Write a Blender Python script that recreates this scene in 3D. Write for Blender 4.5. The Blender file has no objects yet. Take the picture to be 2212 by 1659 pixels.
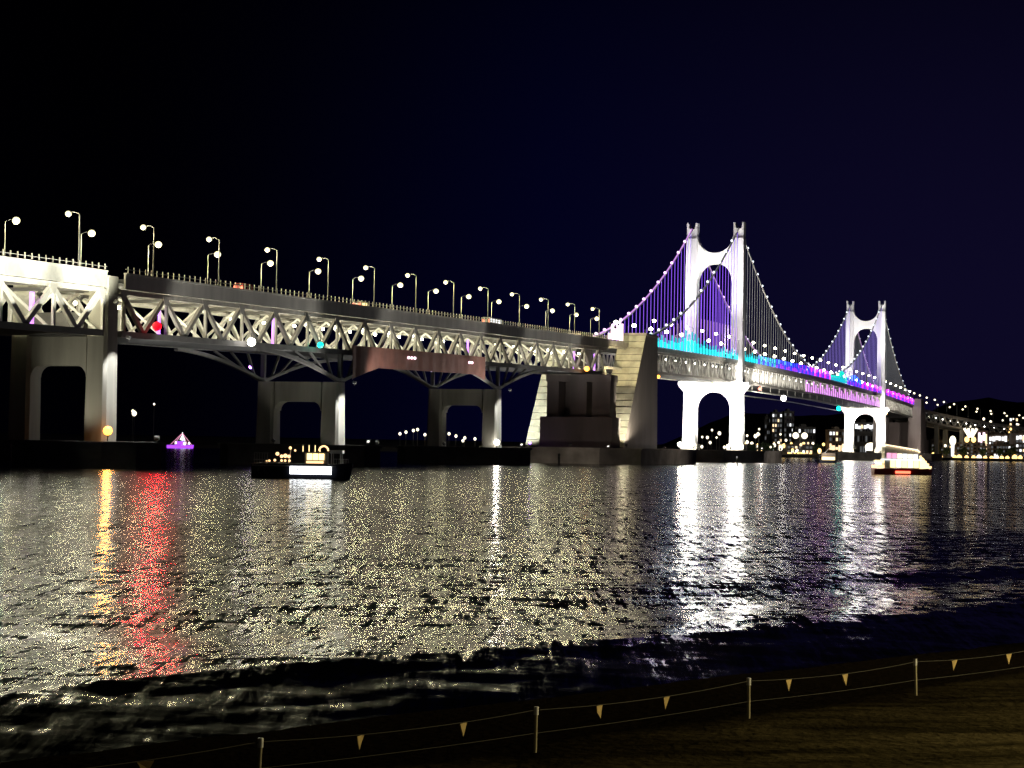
import bpy, math, random
from mathutils import Vector, Matrix, noise

RND = random.Random(11)
sc = bpy.context.scene
col = sc.collection
rad = math.radians

# ------------------------------------------------------------------ camera
cam_d = bpy.data.cameras.new('camera')
cam = bpy.data.objects.new('camera', cam_d)
col.objects.link(cam)
cam.matrix_world = (Matrix.Translation((0, 0, 6.0)) @ Matrix.Rotation(math.pi / 2 + math.atan(133.5 / 4160), 4, 'X')
                    @ Matrix.Rotation(0.018, 4, 'Z'))
cam_d.sensor_width = 36.0
cam_d.lens = 36.0 * 4160 / 2212
cam_d.clip_start = 0.5
cam_d.clip_end = 20000
sc.camera = cam

# ------------------------------------------------------------------ night sky: black to the west, navy city glow to the east
world = bpy.data.worlds.new('World')
sc.world = world
world.use_nodes = True
wt = world.node_tree
wt.nodes.clear()
w_out = wt.nodes.new('ShaderNodeOutputWorld')
w_bg = wt.nodes.new('ShaderNodeBackground')
w_tc = wt.nodes.new('ShaderNodeTexCoord')
w_sep = wt.nodes.new('ShaderNodeSeparateXYZ')
w_map = wt.nodes.new('ShaderNodeMapRange')
w_map.interpolation_type = 'SMOOTHSTEP'
w_map.inputs['From Min'].default_value = -0.22
w_map.inputs['From Max'].default_value = 0.26
w_ramp = wt.nodes.new('ShaderNodeValToRGB')
w_ramp.color_ramp.elements[0].color = (0.00012, 0.0001, 0.0006, 1)
w_ramp.color_ramp.elements[1].color = (0.0038, 0.0028, 0.0170, 1)
e_mid = w_ramp.color_ramp.elements.new(0.5)
e_mid.color = (0.0008, 0.0009, 0.0120, 1)
wt.links.new(w_tc.outputs['Generated'], w_sep.inputs[0])
wt.links.new(w_sep.outputs['X'], w_map.inputs['Value'])
wt.links.new(w_map.outputs['Result'], w_ramp.inputs['Fac'])
w_el = wt.nodes.new('ShaderNodeMapRange')
w_el.inputs['From Min'].default_value = 0.02
w_el.inputs['From Max'].default_value = 0.42
w_el.inputs['To Min'].default_value = 1.0
w_el.inputs['To Max'].default_value = 0.06
w_el.interpolation_type = 'SMOOTHERSTEP'
w_mul = wt.nodes.new('ShaderNodeVectorMath')
w_mul.operation = 'SCALE'
wt.links.new(w_sep.outputs['Z'], w_el.inputs['Value'])
wt.links.new(w_ramp.outputs['Color'], w_mul.inputs[0])
wt.links.new(w_el.outputs['Result'], w_mul.inputs['Scale'])
wt.links.new(w_mul.outputs[0], w_bg.inputs['Color'])
wt.links.new(w_bg.outputs['Background'], w_out.inputs['Surface'])
w_bg.inputs['Strength'].default_value = 1.0

# ------------------------------------------------------------------ exposure and render
sc.view_settings.view_transform = 'Standard'
sc.view_settings.look = 'None'
sc.view_settings.exposure = 0.0
sc.view_settings.gamma = 1.0
sc.view_settings.use_curve_mapping = False
sc.render.engine = 'CYCLES'
sc.cycles.use_denoising = True
sc.cycles.denoising_prefilter = 'NONE'
sc.cycles.use_adaptive_sampling = False
sc.cycles.max_bounces = 4
sc.cycles.diffuse_bounces = 2
sc.cycles.glossy_bounces = 2
sc.cycles.sample_clamp_indirect = 60.0
sc.cycles.sample_clamp_direct = 24.0
sc.cycles.use_light_tree = True

# light levels, tuned together
TOWER_W, PIER_W, ANCH_W, FACE_W = 1.0, 1.0, 1.0, 1.0
LAMP_W = 15000.0
DECK_LAMP_E = 520.0
WATER_ROUGH = 0.13
# sea: (scale x, scale y, rotation, detail, roughness, height) and (scale x, scale y, rotation, detail, roughness, slope x, slope y)
SWELL = ((0.016, 0.05, math.radians(-14), 3, 0.5, 0.9), (0.035, 0.20, math.radians(-6), 4, 0.55, 0.42), (0.25, 0.55, math.radians(6), 2, 0.5, 0.10))
RIPPLE = ((2.2, 0.15, 0.10, 1.5, 0.6, 0.25, 0.50), (6.5, 0.65, -0.1, 1.5, 0.6, 0.22, 0.52), (18.0, 2.4, 0.05, 1.5, 0.6, 0.2, 0.42))


# ------------------------------------------------------------------ materials
def mat(name, color, rough=0.7, metal=0.0, vary=0.25, scale=0.4, bump=0.0, streak=False):
    m = bpy.data.materials.new(name)
    m.use_nodes = True
    nt = m.node_tree
    b = nt.nodes['Principled BSDF']
    b.inputs['Roughness'].default_value = rough
    b.inputs['Metallic'].default_value = metal
    tc = nt.nodes.new('ShaderNodeTexCoord')
    n = nt.nodes.new('ShaderNodeTexNoise')
    n.inputs['Scale'].default_value = scale
    n.inputs['Detail'].default_value = 6
    if streak:
        mp = nt.nodes.new('ShaderNodeMapping')
        mp.inputs['Scale'].default_value = (1, 1, 0.12)
        nt.links.new(tc.outputs['Object'], mp.inputs[0])
        nt.links.new(mp.outputs[0], n.inputs['Vector'])
    else:
        nt.links.new(tc.outputs['Object'], n.inputs['Vector'])
    r = nt.nodes.new('ShaderNodeValToRGB')
    lo = [c * (1 - vary) for c in color]
    hi = [min(1, c * (1 + vary)) for c in color]
    r.color_ramp.elements[0].position = 0.3
    r.color_ramp.elements[1].position = 0.7
    r.color_ramp.elements[0].color = (*lo, 1)
    r.color_ramp.elements[1].color = (*hi, 1)
    nt.links.new(n.outputs['Fac'], r.inputs['Fac'])
    nt.links.new(r.outputs['Color'], b.inputs['Base Color'])
    if bump:
        bp = nt.nodes.new('ShaderNodeBump')
        bp.inputs['Distance'].default_value = bump
        nt.links.new(n.outputs['Fac'], bp.inputs['Height'])
        nt.links.new(bp.outputs[0], b.inputs['Normal'])
    return m


def emi(name, color, strength):
    m = bpy.data.materials.new(name)
    m.use_nodes = True
    b = m.node_tree.nodes['Principled BSDF']
    b.inputs['Base Color'].default_value = (0.1, 0.1, 0.1, 1)
    b.inputs['Emission Color'].default_value = (*color, 1)
    b.inputs['Emission Strength'].default_value = strength
    return m


M = {}
M['concrete'] = mat('concrete', (0.36, 0.34, 0.29), 0.85, vary=0.3, scale=0.25, bump=0.05, streak=True)
M['pier'] = mat('pier_concrete', (0.34, 0.325, 0.27), 0.85, vary=0.35, scale=0.22, bump=0.05, streak=True)
M['stone'] = mat('stone', (0.42, 0.40, 0.32), 0.85, vary=0.3, scale=0.3, bump=0.04)
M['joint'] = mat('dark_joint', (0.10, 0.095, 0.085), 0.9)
M['anchor'] = mat('anchor_concrete', (0.25, 0.21, 0.20), 0.9, vary=0.25, scale=0.15, streak=True)
M['footing'] = mat('footing_concrete', (0.34, 0.30, 0.26), 0.9, vary=0.4, scale=0.15)
M['tower'] = mat('tower_paint', (0.78, 0.77, 0.76), 0.5, vary=0.2, scale=0.16, streak=True)
M['steel'] = mat('grey_steel', (0.40, 0.38, 0.34), 0.6, vary=0.2, scale=0.5)
M['pale_edge'] = mat('pale_deck_edge', (0.46, 0.44, 0.40), 0.6, vary=0.2, scale=0.3, streak=True)
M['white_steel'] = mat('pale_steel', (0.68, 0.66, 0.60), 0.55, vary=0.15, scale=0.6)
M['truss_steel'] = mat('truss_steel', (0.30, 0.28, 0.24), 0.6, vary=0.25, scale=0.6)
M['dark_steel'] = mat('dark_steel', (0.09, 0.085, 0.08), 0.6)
M['asphalt'] = mat('asphalt', (0.05, 0.05, 0.05), 0.9)
M['tarp'] = mat('brown_tarpaulin', (0.30, 0.13, 0.10), 0.85, vary=0.2, scale=0.3, bump=0.1)
M['pole'] = mat('lamp_pole', (0.11, 0.11, 0.1), 0.5)
M['black'] = mat('black_paint', (0.02, 0.02, 0.025), 0.4)
M['hull_dark'] = mat('dark_hull', (0.012, 0.013, 0.02), 0.35)
M['hull_red'] = mat('red_hull', (0.18, 0.015, 0.015), 0.4)
M['white_paint'] = mat('white_paint', (0.75, 0.75, 0.74), 0.4, vary=0.05)
M['red_paint'] = mat('red_paint', (0.35, 0.02, 0.02), 0.35)
M['glass'] = mat('dark_glass', (0.02, 0.02, 0.025), 0.1)
M['tyre'] = mat('tyre', (0.02, 0.02, 0.02), 0.8)
M['wall_dark'] = mat('dark_render', (0.07, 0.065, 0.065), 0.8)
M['wall_warm'] = mat('warm_render', (0.16, 0.12, 0.09), 0.8)
M['wall_pale'] = mat('pale_render', (0.25, 0.24, 0.23), 0.8)
M['leaf'] = mat('leaf', (0.04, 0.07, 0.03), 0.7, vary=0.5, scale=0.5)
M['bark'] = mat('bark', (0.08, 0.06, 0.04), 0.9)
M['rock'] = mat('hill_rock', (0.02, 0.024, 0.03), 0.95, scale=0.01)
M['land'] = mat('land', (0.045, 0.042, 0.038), 0.95, scale=0.05)
M['yellow_post'] = mat('post_paint', (0.34, 0.30, 0.18), 0.5)
M['rope'] = mat('rope', (0.06, 0.056, 0.045), 0.9)
M['pennant'] = mat('pennant_cloth', (0.46, 0.33, 0.12), 0.8, vary=0.25, scale=6)
M['orange_plastic'] = mat('orange_plastic', (0.6, 0.2, 0.02), 0.5)

M['lamp'] = emi('lamp_glow', (1.0, 0.90, 0.48), 2.1)
M['lamp_far'] = emi('lamp_glow_far', (1.0, 0.92, 0.62), 30.0)
M['lamp_viaduct'] = emi('lamp_glow_viaduct', (1.0, 0.88, 0.58), 3.0)
M['viaduct_lamp'] = emi('viaduct_deck_lamp', (1.0, 0.95, 0.85), 40.0)
M['deck_lamp'] = emi('deck_lamp_glow', (1.0, 0.94, 0.68), DECK_LAMP_E)
M['truss_lamp'] = emi('truss_lamp_glow', (1.0, 0.95, 0.86), DECK_LAMP_E * 0.6)
M['purple_tube'] = emi('purple_tube_glow', (0.62, 0.22, 1.0), 2.2)
M['cable_lamp_violet'] = emi('cable_lamp_violet', (0.95, 0.62, 1.0), 2.2)
M['cable_lamp_white'] = emi('cable_lamp_white', (0.86, 0.92, 1.0), 2.0)
M['rope_violet'] = emi('light_rope_violet', (0.75, 0.36, 0.95), 0.9)
M['rope_white'] = emi('light_rope_white', (0.75, 0.8, 0.85), 0.22)
M['hang_purple'] = emi('hanger_purple', (0.25, 0.085, 0.9), 1.3)
M['hang_pink'] = emi('hanger_pink', (0.75, 0.4, 0.8), 0.9)
M['hang_grey'] = emi('hanger_grey', (0.5, 0.52, 0.48), 0.3)  # unlit hangers, a faint glow stands in for light falling on them
M['hang_blue'] = emi('hanger_blue', (0.35, 0.25, 0.95), 0.9)
M['led_cyan'] = emi('led_cyan', (0.0, 0.66, 0.72), 1.7)
M['led_cyan_deep'] = emi('led_cyan_deep', (0.0, 0.45, 0.55), 1.3)
M['led_sky'] = emi('led_sky', (0.04, 0.30, 1.0), 1.9)
M['led_green'] = emi('led_green', (0.0, 0.75, 0.5), 1.6)
M['led_pink'] = emi('led_pink', (1.0, 0.25, 0.85), 2.0)
M['led_blue'] = emi('led_blue', (0.01, 0.03, 0.95), 1.5)
M['led_violet'] = emi('led_violet', (0.28, 0.015, 0.95), 1.4)
M['led_magenta'] = emi('led_magenta', (0.9, 0.02, 0.85), 2.2)
M['led_truss'] = emi('led_truss', (0.78, 0.28, 0.95), 1.5)
M['red_light'] = emi('red_light', (1.0, 0.0, 0.01), 2.2)
M['red_soft'] = emi('red_light_soft', (1.0, 0.12, 0.06), 4)
M['orange_light'] = emi('orange_light', (1.0, 0.36, 0.04), 7)
M['green_light'] = emi('green_light', (0.0, 0.75, 0.5), 8)
M['violet_light'] = emi('violet_light', (0.4, 0.15, 1.0), 14)
M['white_light'] = emi('white_light', (1.0, 0.95, 0.86), 22)
M['lens'] = emi('flood_lens', (1.0, 0.97, 0.9), 1.5)
M['boat_white'] = emi('boat_panel_white', (0.92, 0.95, 1.0), 5)
M['boat_warm'] = emi('boat_lamp_warm', (1.0, 0.60, 0.28), 2.2)
M['boat_yellow'] = emi('boat_lamp_yellow', (1.0, 0.76, 0.34), 2.4)
M['boat_cream'] = emi('boat_cream', (1.0, 0.86, 0.58), 2.0)
M['boat_pink'] = emi('boat_pink', (1.0, 0.40, 0.62), 1.3)
M['boat_purple'] = emi('boat_purple', (0.40, 0.06, 1.0), 1.5)
M['win_warm'] = emi('window_warm', (1.0, 0.72, 0.42), 1.6)
M['win_white'] = emi('window_white', (0.95, 0.97, 1.0), 1.6)
M['win_dim'] = emi('window_dim', (0.7, 0.75, 0.8), 0.12)
M['shore_warm'] = emi('shore_lamp_warm', (1.0, 0.62, 0.2), 3.0)
M['shore_white'] = emi('shore_lamp_white', (1.0, 0.89, 0.66), 2.2)
M['pink_panel'] = emi('pink_panel', (1.0, 0.72, 0.85), 2.5)


# ------------------------------------------------------------------ mesh helpers
def link(o, parent=None):
    col.objects.link(o)
    if parent is not None:
        o.parent = parent
    return o


def thing(name, label, cat, loc=(0, 0, 0), group=None):
    o = bpy.data.objects.new(name, None)
    o.empty_display_size = 1.0
    o.location = loc
    link(o)
    o['label'] = label
    o['category'] = cat
    if group:
        o['group'] = group
    return o


def tag(o, label, cat, group=None):
    o['label'] = label
    o['category'] = cat
    if group:
        o['group'] = group
    return o


class MB:
    """collects shapes in world coordinates, builds ONE mesh object"""

    def __init__(self):
        self.v, self.f, self.s = [], [], []

    def add(self, vs, fs, smooth=False):
        n = len(self.v)
        self.v += [Vector(p) for p in vs]
        for f in fs:
            self.f.append([n + i for i in f])
            self.s.append(smooth)
        return self

    def box(self, lo, hi):
        x0, y0, z0 = lo
        x1, y1, z1 = hi
        return self.add([(x0, y0, z0), (x1, y0, z0), (x1, y1, z0), (x0, y1, z0), (x0, y0, z1), (x1, y0, z1), (x1, y1, z1), (x0, y1, z1)],
                        [(3, 2, 1, 0), (4, 5, 6, 7), (0, 1, 5, 4), (1, 2, 6, 5), (2, 3, 7, 6), (3, 0, 4, 7)])

    def bar(self, p, q, w, h=None, up=Vector((0, 0, 1))):
        h = h or w
        p, q = Vector(p), Vector(q)
        d = (q - p).normalized()
        s = d.cross(up)
        if s.length < 1e-3:
            s = d.cross(Vector((0, 1, 0)))
        s.normalize()
        t = s.cross(d)
        c = [(-w / 2, -h / 2), (w / 2, -h / 2), (w / 2, h / 2), (-w / 2, h / 2)]
        vs = [p + s * a + t * b for a, b in c] + [q + s * a + t * b for a, b in c]
        return self.add(vs, [(3, 2, 1, 0), (4, 5, 6, 7), (0, 1, 5, 4), (1, 2, 6, 5), (2, 3, 7, 6), (3, 0, 4, 7)])

    def tube(self, pts, r, n=8, r1=None, cap=True):
        pts = [Vector(p) for p in pts]
        rings = []
        m = len(pts)
        for i, p in enumerate(pts):
            d = (pts[min(i + 1, m - 1)] - pts[max(i - 1, 0)]).normalized()
            s = d.cross(Vector((0, 0, 1)))
            if s.length < 1e-3:
                s = Vector((1, 0, 0))
            s.normalize()
            t = s.cross(d)
            rr = r if r1 is None else r + (r1 - r) * i / max(1, m - 1)
            rings.append([p + (s * math.cos(2 * math.pi * k / n) + t * math.sin(2 * math.pi * k / n)) * rr for k in range(n)])
        vs = [v for g in rings for v in g]
        fs = []
        for i in range(m - 1):
            for k in range(n):
                fs.append((i * n + k, i * n + (k + 1) % n, (i + 1) * n + (k + 1) % n, (i + 1) * n + k))
        self.add(vs, fs, True)
        if cap:
            self.add(rings[0], [tuple(reversed(range(n)))])
            self.add(rings[-1], [tuple(range(n))])
        return self

    def ball(self, c, r, seg=10, rings=6, sz=1.0):
        c = Vector(c)
        vs = [c + Vector((0, 0, r * sz))]
        for i in range(1, rings):
            a = math.pi * i / rings
            for k in range(seg):
                b = 2 * math.pi * k / seg
                vs.append(c + Vector((r * math.sin(a) * math.cos(b), r * math.sin(a) * math.sin(b), r * sz * math.cos(a))))
        vs.append(c - Vector((0, 0, r * sz)))
        fs = [(0, 1 + k, 1 + (k + 1) % seg) for k in range(seg)]
        for i in range(rings - 2):
            for k in range(seg):
                a = 1 + i * seg
                fs.append((a + k, a + seg + k, a + seg + (k + 1) % seg, a + (k + 1) % seg))
        L = len(vs) - 1
        a = 1 + (rings - 2) * seg
        fs += [(L, a + (k + 1) % seg, a + k) for k in range(seg)]
        return self.add(vs, fs, True)

    def prism(self, poly, fn, d0, d1):
        """poly: 2D outline (a,b); fn(a, b, d) -> world point"""
        n = len(poly)
        vs = [fn(a, b, d0) for a, b in poly] + [fn(a, b, d1) for a, b in poly]
        fs = [tuple(reversed(range(n))), tuple(range(n, 2 * n))]
        fs += [(i, (i + 1) % n, n + (i + 1) % n, n + i) for i in range(n)]
        return self.add(vs, fs)

    def sweep(self, ss, prof, fn):
        """prof: closed outline (o, dz); fn(s, o, dz) -> point"""
        n = len(prof)
        vs = [fn(s, o, z) for s in ss for o, z in prof]
        fs = []
        for i in range(len(ss) - 1):
            for k in range(n):
                fs.append((i * n + k, i * n + (k + 1) % n, (i + 1) * n + (k + 1) % n, (i + 1) * n + k))
        fs.append(tuple(reversed(range(n))))
        b = (len(ss) - 1) * n
        fs.append(tuple(range(b, b + n)))
        return self.add(vs, fs)

    def mesh(self, name, m, off=Vector((0, 0, 0))):
        me = bpy.data.meshes.new(name)
        me.from_pydata([tuple(p - off) for p in self.v], [], self.f)
        me.polygons.foreach_set('use_smooth', self.s)
        me.materials.append(M[m] if isinstance(m, str) else m)
        me.update()
        return me

    def build(self, name, m, parent=None, loc=None):
        off = Vector(parent.location) if parent is not None and parent.parent is None else Vector((0, 0, 0))
        if parent is not None and parent.parent is not None:
            off = Vector(parent.parent.location) + Vector(parent.location)
        if parent is None and loc is not None:
            off = Vector(loc)
        o = bpy.data.objects.new(name, self.mesh(name, m, off))
        if parent is None and loc is not None:
            o.location = loc
        return link(o, parent)


_unit = {}


def unit(kind, m):
    k = (kind, m)
    if k not in _unit:
        b = MB()
        if kind == 'bar':
            b.box((-.5, -.5, 0), (.5, .5, 1))
        elif kind == 'ball':
            b.ball((0, 0, 0), 1, 8, 5)
        elif kind == 'cable':
            b.tube([(0, 0, 0), (0, 0, 1)], 0.5, 5, cap=False)
        _unit[k] = b.mesh(kind + '_' + m, m)
    return _unit[k]


def ubar(name, m, p, q, w, h, parent, side=None, kind='bar'):
    """a bar object that shares its mesh with all alike bars"""
    p, q = Vector(p), Vector(q)
    d = q - p
    dn = d.normalized()
    s = side.copy() if side is not None else Vector((1, 0, 0))
    s = (s - dn * s.dot(dn))
    if s.length < 1e-4:
        s = Vector((0, 1, 0)) - dn * dn.y
    s.normalize()
    t = dn.cross(s)
    mtx = Matrix((s * w, t * h, d)).transposed().to_4x4()
    mtx.translation = p - Vector(parent.location)
    o = bpy.data.objects.new(name, unit(kind, m))
    link(o, parent)
    o.matrix_basis = mtx
    return o


def uball(name, m, c, r, parent, sz=1.0):
    o = bpy.data.objects.new(name, unit('ball', m))
    link(o, parent)
    o.location = Vector(c) - Vector(parent.location)
    o.scale = (r, r, r * sz)
    return o


# ------------------------------------------------------------------ the bridge's line: station s along it, offset o across it (+ towards the beach side)
B0, B1 = rad(20.2), rad(18.8)
C0 = Vector((34.6, 754.0, 0))
U0 = Vector((math.sin(B0), math.cos(B0), 0))
U1 = Vector((math.sin(B1), math.cos(B1), 0))
_curve = [(900.0, C0 + U1 * 900, B1)]
while _curve[-1][0] < 1700:
    s_, p_, b_ = _curve[-1]
    b2 = min(b_ + rad(0.085) * 10, rad(62))
    _curve.append((s_ + 10, p_ + Vector((math.sin(b2), math.cos(b2), 0)) * 10, b2))
ZT = [(-650, 35.4), (-373, 40.4), (-29, 46.4), (0, 46.9), (200, 49.8), (450, 50.7), (700, 49.0), (900, 45.5), (1050, 40.0), (1200, 33.0), (1450, 22.0), (1700, 14.0)]


def ztop(s):
    for (a, za), (b, zb) in zip(ZT, ZT[1:]):
        if s <= b:
            t = (s - a) / (b - a)
            return za + (zb - za) * t
    return ZT[-1][1]


def zt(s):  # smoothed
    return sum(ztop(s + k * 12) for k in (-3, -2, -1, 0, 1, 2, 3)) / 7


def line(s):
    if s < 0:
        return C0 + U0 * s, U0
    if s <= 900:
        return C0 + U1 * s, U1
    i = min(int((s - 900) / 10), len(_curve) - 2)
    a, b = _curve[i], _curve[i + 1]
    t = (s - a[0]) / 10
    p = a[1].lerp(b[1], t)
    be = a[2] + (b[2] - a[2]) * t
    return p, Vector((math.sin(be), math.cos(be), 0))


def P(s, o, z):
    p, u = line(s)
    r = Vector((u.y, -u.x, 0))
    q = p + r * o
    return Vector((q.x, q.y, z))


def D(s, o, dz):
    return P(s, o, zt(s) + dz)


def steps(a, b, d):
    n = max(1, round((b - a) / d))
    return [a + (b - a) * i / n for i in range(n + 1)]


# ------------------------------------------------------------------ sea, beach, far land, hill
A_ = Vector((0.7, 0.714, 0)).normalized()
B_ = Vector((-A_.y, A_.x, 0))
F0 = Vector((-4.0, 31.4, 0))


def AB(a, b, z=0.0):
    return F0 + A_ * a + B_ * b + Vector((0, 0, z))


def sm(x):
    x = max(0.0, min(1.0, x))
    return x * x * (3 - 2 * x)


def wave_z(a, b):
    n = noise.noise
    w = 0.0
    fade = sm((b - 4) / 4)
    b1 = 12.2 + 1.1 * n(Vector((a * 0.05, 3.1, 0))) + 0.4 * n(Vector((a * 0.25, 9.1, 0)))
    x = b - b1
    hgt = 0.62 + 0.14 * n(Vector((a * 0.08, 7.7, 0)))
    w += hgt * (max(0.0, 1 + x / 6.4) ** 1.15 if x < 0 else sm(1 - x / 13.0))
    b2 = 8.6 + 0.8 * n(Vector((a * 0.07, 23.1, 0)))
    x = b - b2
    w += 0.03 * (sm(1 + x / 2.0) if x < 0 else sm(1 - x / 2.4))
    b3 = 30 + 3.0 * n(Vector((a * 0.03, 43.1, 0)))
    x = b - b3
    w += 0.14 * (sm(1 + x / 5) if x < 0 else sm(1 - x / 7))
    w += 0.05 * n(Vector((a * 0.45, b * 0.9, 1.7))) * fade + 0.025 * n(Vector((a * 1.1, b * 2.0, 5.7))) * fade
    return w - 0.16


def grid(name, avals, bvals, fz, m, smooth=True):
    vs = [AB(a, b, fz(a, b)) for b in bvals for a in avals]
    n = len(avals)
    fs = [(j * n + i, j * n + i + 1, (j + 1) * n + i + 1, (j + 1) * n + i) for j in range(len(bvals) - 1) for i in range(n - 1)]
    mb = MB()
    mb.add(vs, fs, smooth)
    return mb.build(name, m)


def water_mat():
    m = bpy.data.materials.new('sea_water')
    m.use_nodes = True
    nt = m.node_tree
    L = nt.links.new
    b = nt.nodes['Principled BSDF']
    b.inputs['Base Color'].default_value = (0.0015, 0.002, 0.003, 1)
    b.inputs['Roughness'].default_value = WATER_ROUGH
    b.inputs['IOR'].default_value = 1.333
    tc = nt.nodes.new('ShaderNodeTexCoord')

    def layer(sx, sy, rot, detail, rough, colour=False):
        mp = nt.nodes.new('ShaderNodeMapping')
        mp.inputs['Rotation'].default_value = (0, 0, rot)
        mp.inputs['Scale'].default_value = (sx, sy, 1)
        L(tc.outputs['Object'], mp.inputs[0])
        n = nt.nodes.new('ShaderNodeTexNoise')
        n.inputs['Scale'].default_value = 1.0
        n.inputs['Detail'].default_value = detail
        n.inputs['Roughness'].default_value = rough
        L(mp.outputs[0], n.inputs['Vector'])
        return n.outputs['Color' if colour else 'Fac']

    # the inner face of the shore break is smoother than the open water
    dt = nt.nodes.new('ShaderNodeVectorMath')
    dt.operation = 'DOT_PRODUCT'
    dt.inputs[1].default_value = tuple(B_)
    L(tc.outputs['Object'], dt.inputs[0])
    off = nt.nodes.new('ShaderNodeMapRange')
    off.interpolation_type = 'SMOOTHSTEP'
    off.inputs['From Min'].default_value = F0.dot(B_) + 9.5
    off.inputs['From Max'].default_value = F0.dot(B_) + 14.5
    off.inputs['To Min'].default_value = 0.27
    off.inputs['To Max'].default_value = 1.0
    L(dt.outputs['Value'], off.inputs['Value'])
    # swell and chop as height
    prev = None
    for sx, sy, rot, det, rgh, dist in SWELL:
        h = layer(sx, sy, rot, det, rgh)
        bp = nt.nodes.new('ShaderNodeBump')
        L(off.outputs[0], bp.inputs['Strength'])
        bp.inputs['Distance'].default_value = dist
        L(h, bp.inputs['Height'])
        if prev is not None:
            L(prev.outputs[0], bp.inputs['Normal'])
        prev = bp
    # ripples as slopes: short across the bridge's light, long towards the shore
    total = prev.outputs[0]
    for sx, sy, rot, det, rgh, ax, ay in RIPPLE:
        c = layer(sx, sy, rot, det, rgh, True)
        sub = nt.nodes.new('ShaderNodeVectorMath')
        sub.operation = 'SUBTRACT'
        sub.inputs[1].default_value = (0.5, 0.5, 0.5)
        L(c, sub.inputs[0])
        mul = nt.nodes.new('ShaderNodeVectorMath')
        mul.operation = 'MULTIPLY'
        mul.inputs[1].default_value = (ax, ay, 0.0)
        L(sub.outputs[0], mul.inputs[0])
        sca = nt.nodes.new('ShaderNodeVectorMath')
        sca.operation = 'SCALE'
        L(mul.outputs[0], sca.inputs[0])
        L(off.outputs[0], sca.inputs['Scale'])
        add = nt.nodes.new('ShaderNodeVectorMath')
        add.operation = 'ADD'
        L(total, add.inputs[0])
        L(sca.outputs[0], add.inputs[1])
        total = add.outputs[0]
    nrm = nt.nodes.new('ShaderNodeVectorMath')
    nrm.operation = 'NORMALIZE'
    L(total, nrm.inputs[0])
    L(nrm.outputs[0], b.inputs['Normal'])
    return m


M['sea'] = water_mat()
av = [-4000, -2500, -1500, -800, -450, -250, -150, -100, -75] + [-60 + 0.5 * i for i in range(321)] + [105, 120, 150, 200, 280, 400, 600, 1000, 1800, 3000, 5000]
bv = [3 + 0.25 * i for i in range(180)]
st = 0.3
while bv[-1] < 6000:
    bv.append(bv[-1] + st)
    st *= 1.09


def sea_z(a, b):
    k = sm((95 - b) / 40) * sm((a + 75) / 15) * sm((115 - a) / 15)
    return wave_z(a, b) * k if k > 0 else 0.0


sea = grid('sea', av, bv, sea_z, 'sea')
sea['kind'] = 'structure'


def sand_mat():
    m = bpy.data.materials.new('beach_sand')
    m.use_nodes = True
    nt = m.node_tree
    nt.nodes.remove(nt.nodes['Principled BSDF'])
    b = nt.nodes.new('ShaderNodeBsdfDiffuse')
    nt.links.new(b.outputs[0], nt.nodes['Material Output'].inputs['Surface'])
    tc = nt.nodes.new('ShaderNodeTexCoord')
    sp = nt.nodes.new('ShaderNodeSeparateXYZ')
    nt.links.new(tc.outputs['Object'], sp.inputs[0])
    wet_fade = nt.nodes.new('ShaderNodeMapRange')  # wet sand, its dark stretched up the beach to imitate fading lamplight
    wet_fade.inputs['From Min'].default_value = 0.86
    wet_fade.inputs['From Max'].default_value = 0.30
    nt.links.new(sp.outputs['Z'], wet_fade.inputs['Value'])
    n1 = nt.nodes.new('ShaderNodeTexNoise')
    n1.inputs['Scale'].default_value = 0.6
    n1.inputs['Detail'].default_value = 8
    nt.links.new(tc.outputs['Object'], n1.inputs['Vector'])
    mp1 = nt.nodes.new('ShaderNodeMapping')
    mp1.inputs['Rotation'].default_value = (0, 0, rad(-35))
    mp1.inputs['Scale'].default_value = (0.35, 2.2, 1.0)
    nt.links.new(tc.outputs['Object'], mp1.inputs[0])
    nt.links.new(mp1.outputs[0], n1.inputs['Vector'])
    r = nt.nodes.new('ShaderNodeValToRGB')
    r.color_ramp.elements[0].position = 0.38
    r.color_ramp.elements[1].position = 0.64
    r.color_ramp.elements[0].color = (0.11, 0.09, 0.035, 1)
    r.color_ramp.elements[1].color = (0.46, 0.37, 0.17, 1)
    nt.links.new(n1.outputs['Fac'], r.inputs['Fac'])
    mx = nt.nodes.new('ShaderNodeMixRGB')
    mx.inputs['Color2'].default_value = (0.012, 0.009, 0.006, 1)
    nt.links.new(wet_fade.outputs[0], mx.inputs['Fac'])
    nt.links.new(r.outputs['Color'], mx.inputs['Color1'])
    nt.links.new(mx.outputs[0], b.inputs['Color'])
    rr = nt.nodes.new('ShaderNodeMapRange')
    rr.inputs['To Min'].default_value = 0.95
    rr.inputs['To Max'].default_value = 0.7
    nt.links.new(wet_fade.outputs[0], rr.inputs['Value'])
    nt.links.new(rr.outputs[0], b.inputs['Roughness'])
    n2 = nt.nodes.new('ShaderNodeTexNoise')
    n2.inputs['Scale'].default_value = 4
    n2.inputs['Detail'].default_value = 8
    nt.links.new(tc.outputs['Object'], n2.inputs['Vector'])
    bp = nt.nodes.new('ShaderNodeBump')
    bp.inputs['Distance'].default_value = 0.09
    bp.inputs['Strength'].default_value = 1.0
    nt.links.new(n2.outputs['Fac'], bp.inputs['Height'])
    nt.links.new(bp.outputs[0], b.inputs['Normal'])
    return m


M['sand'] = sand_mat()


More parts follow.
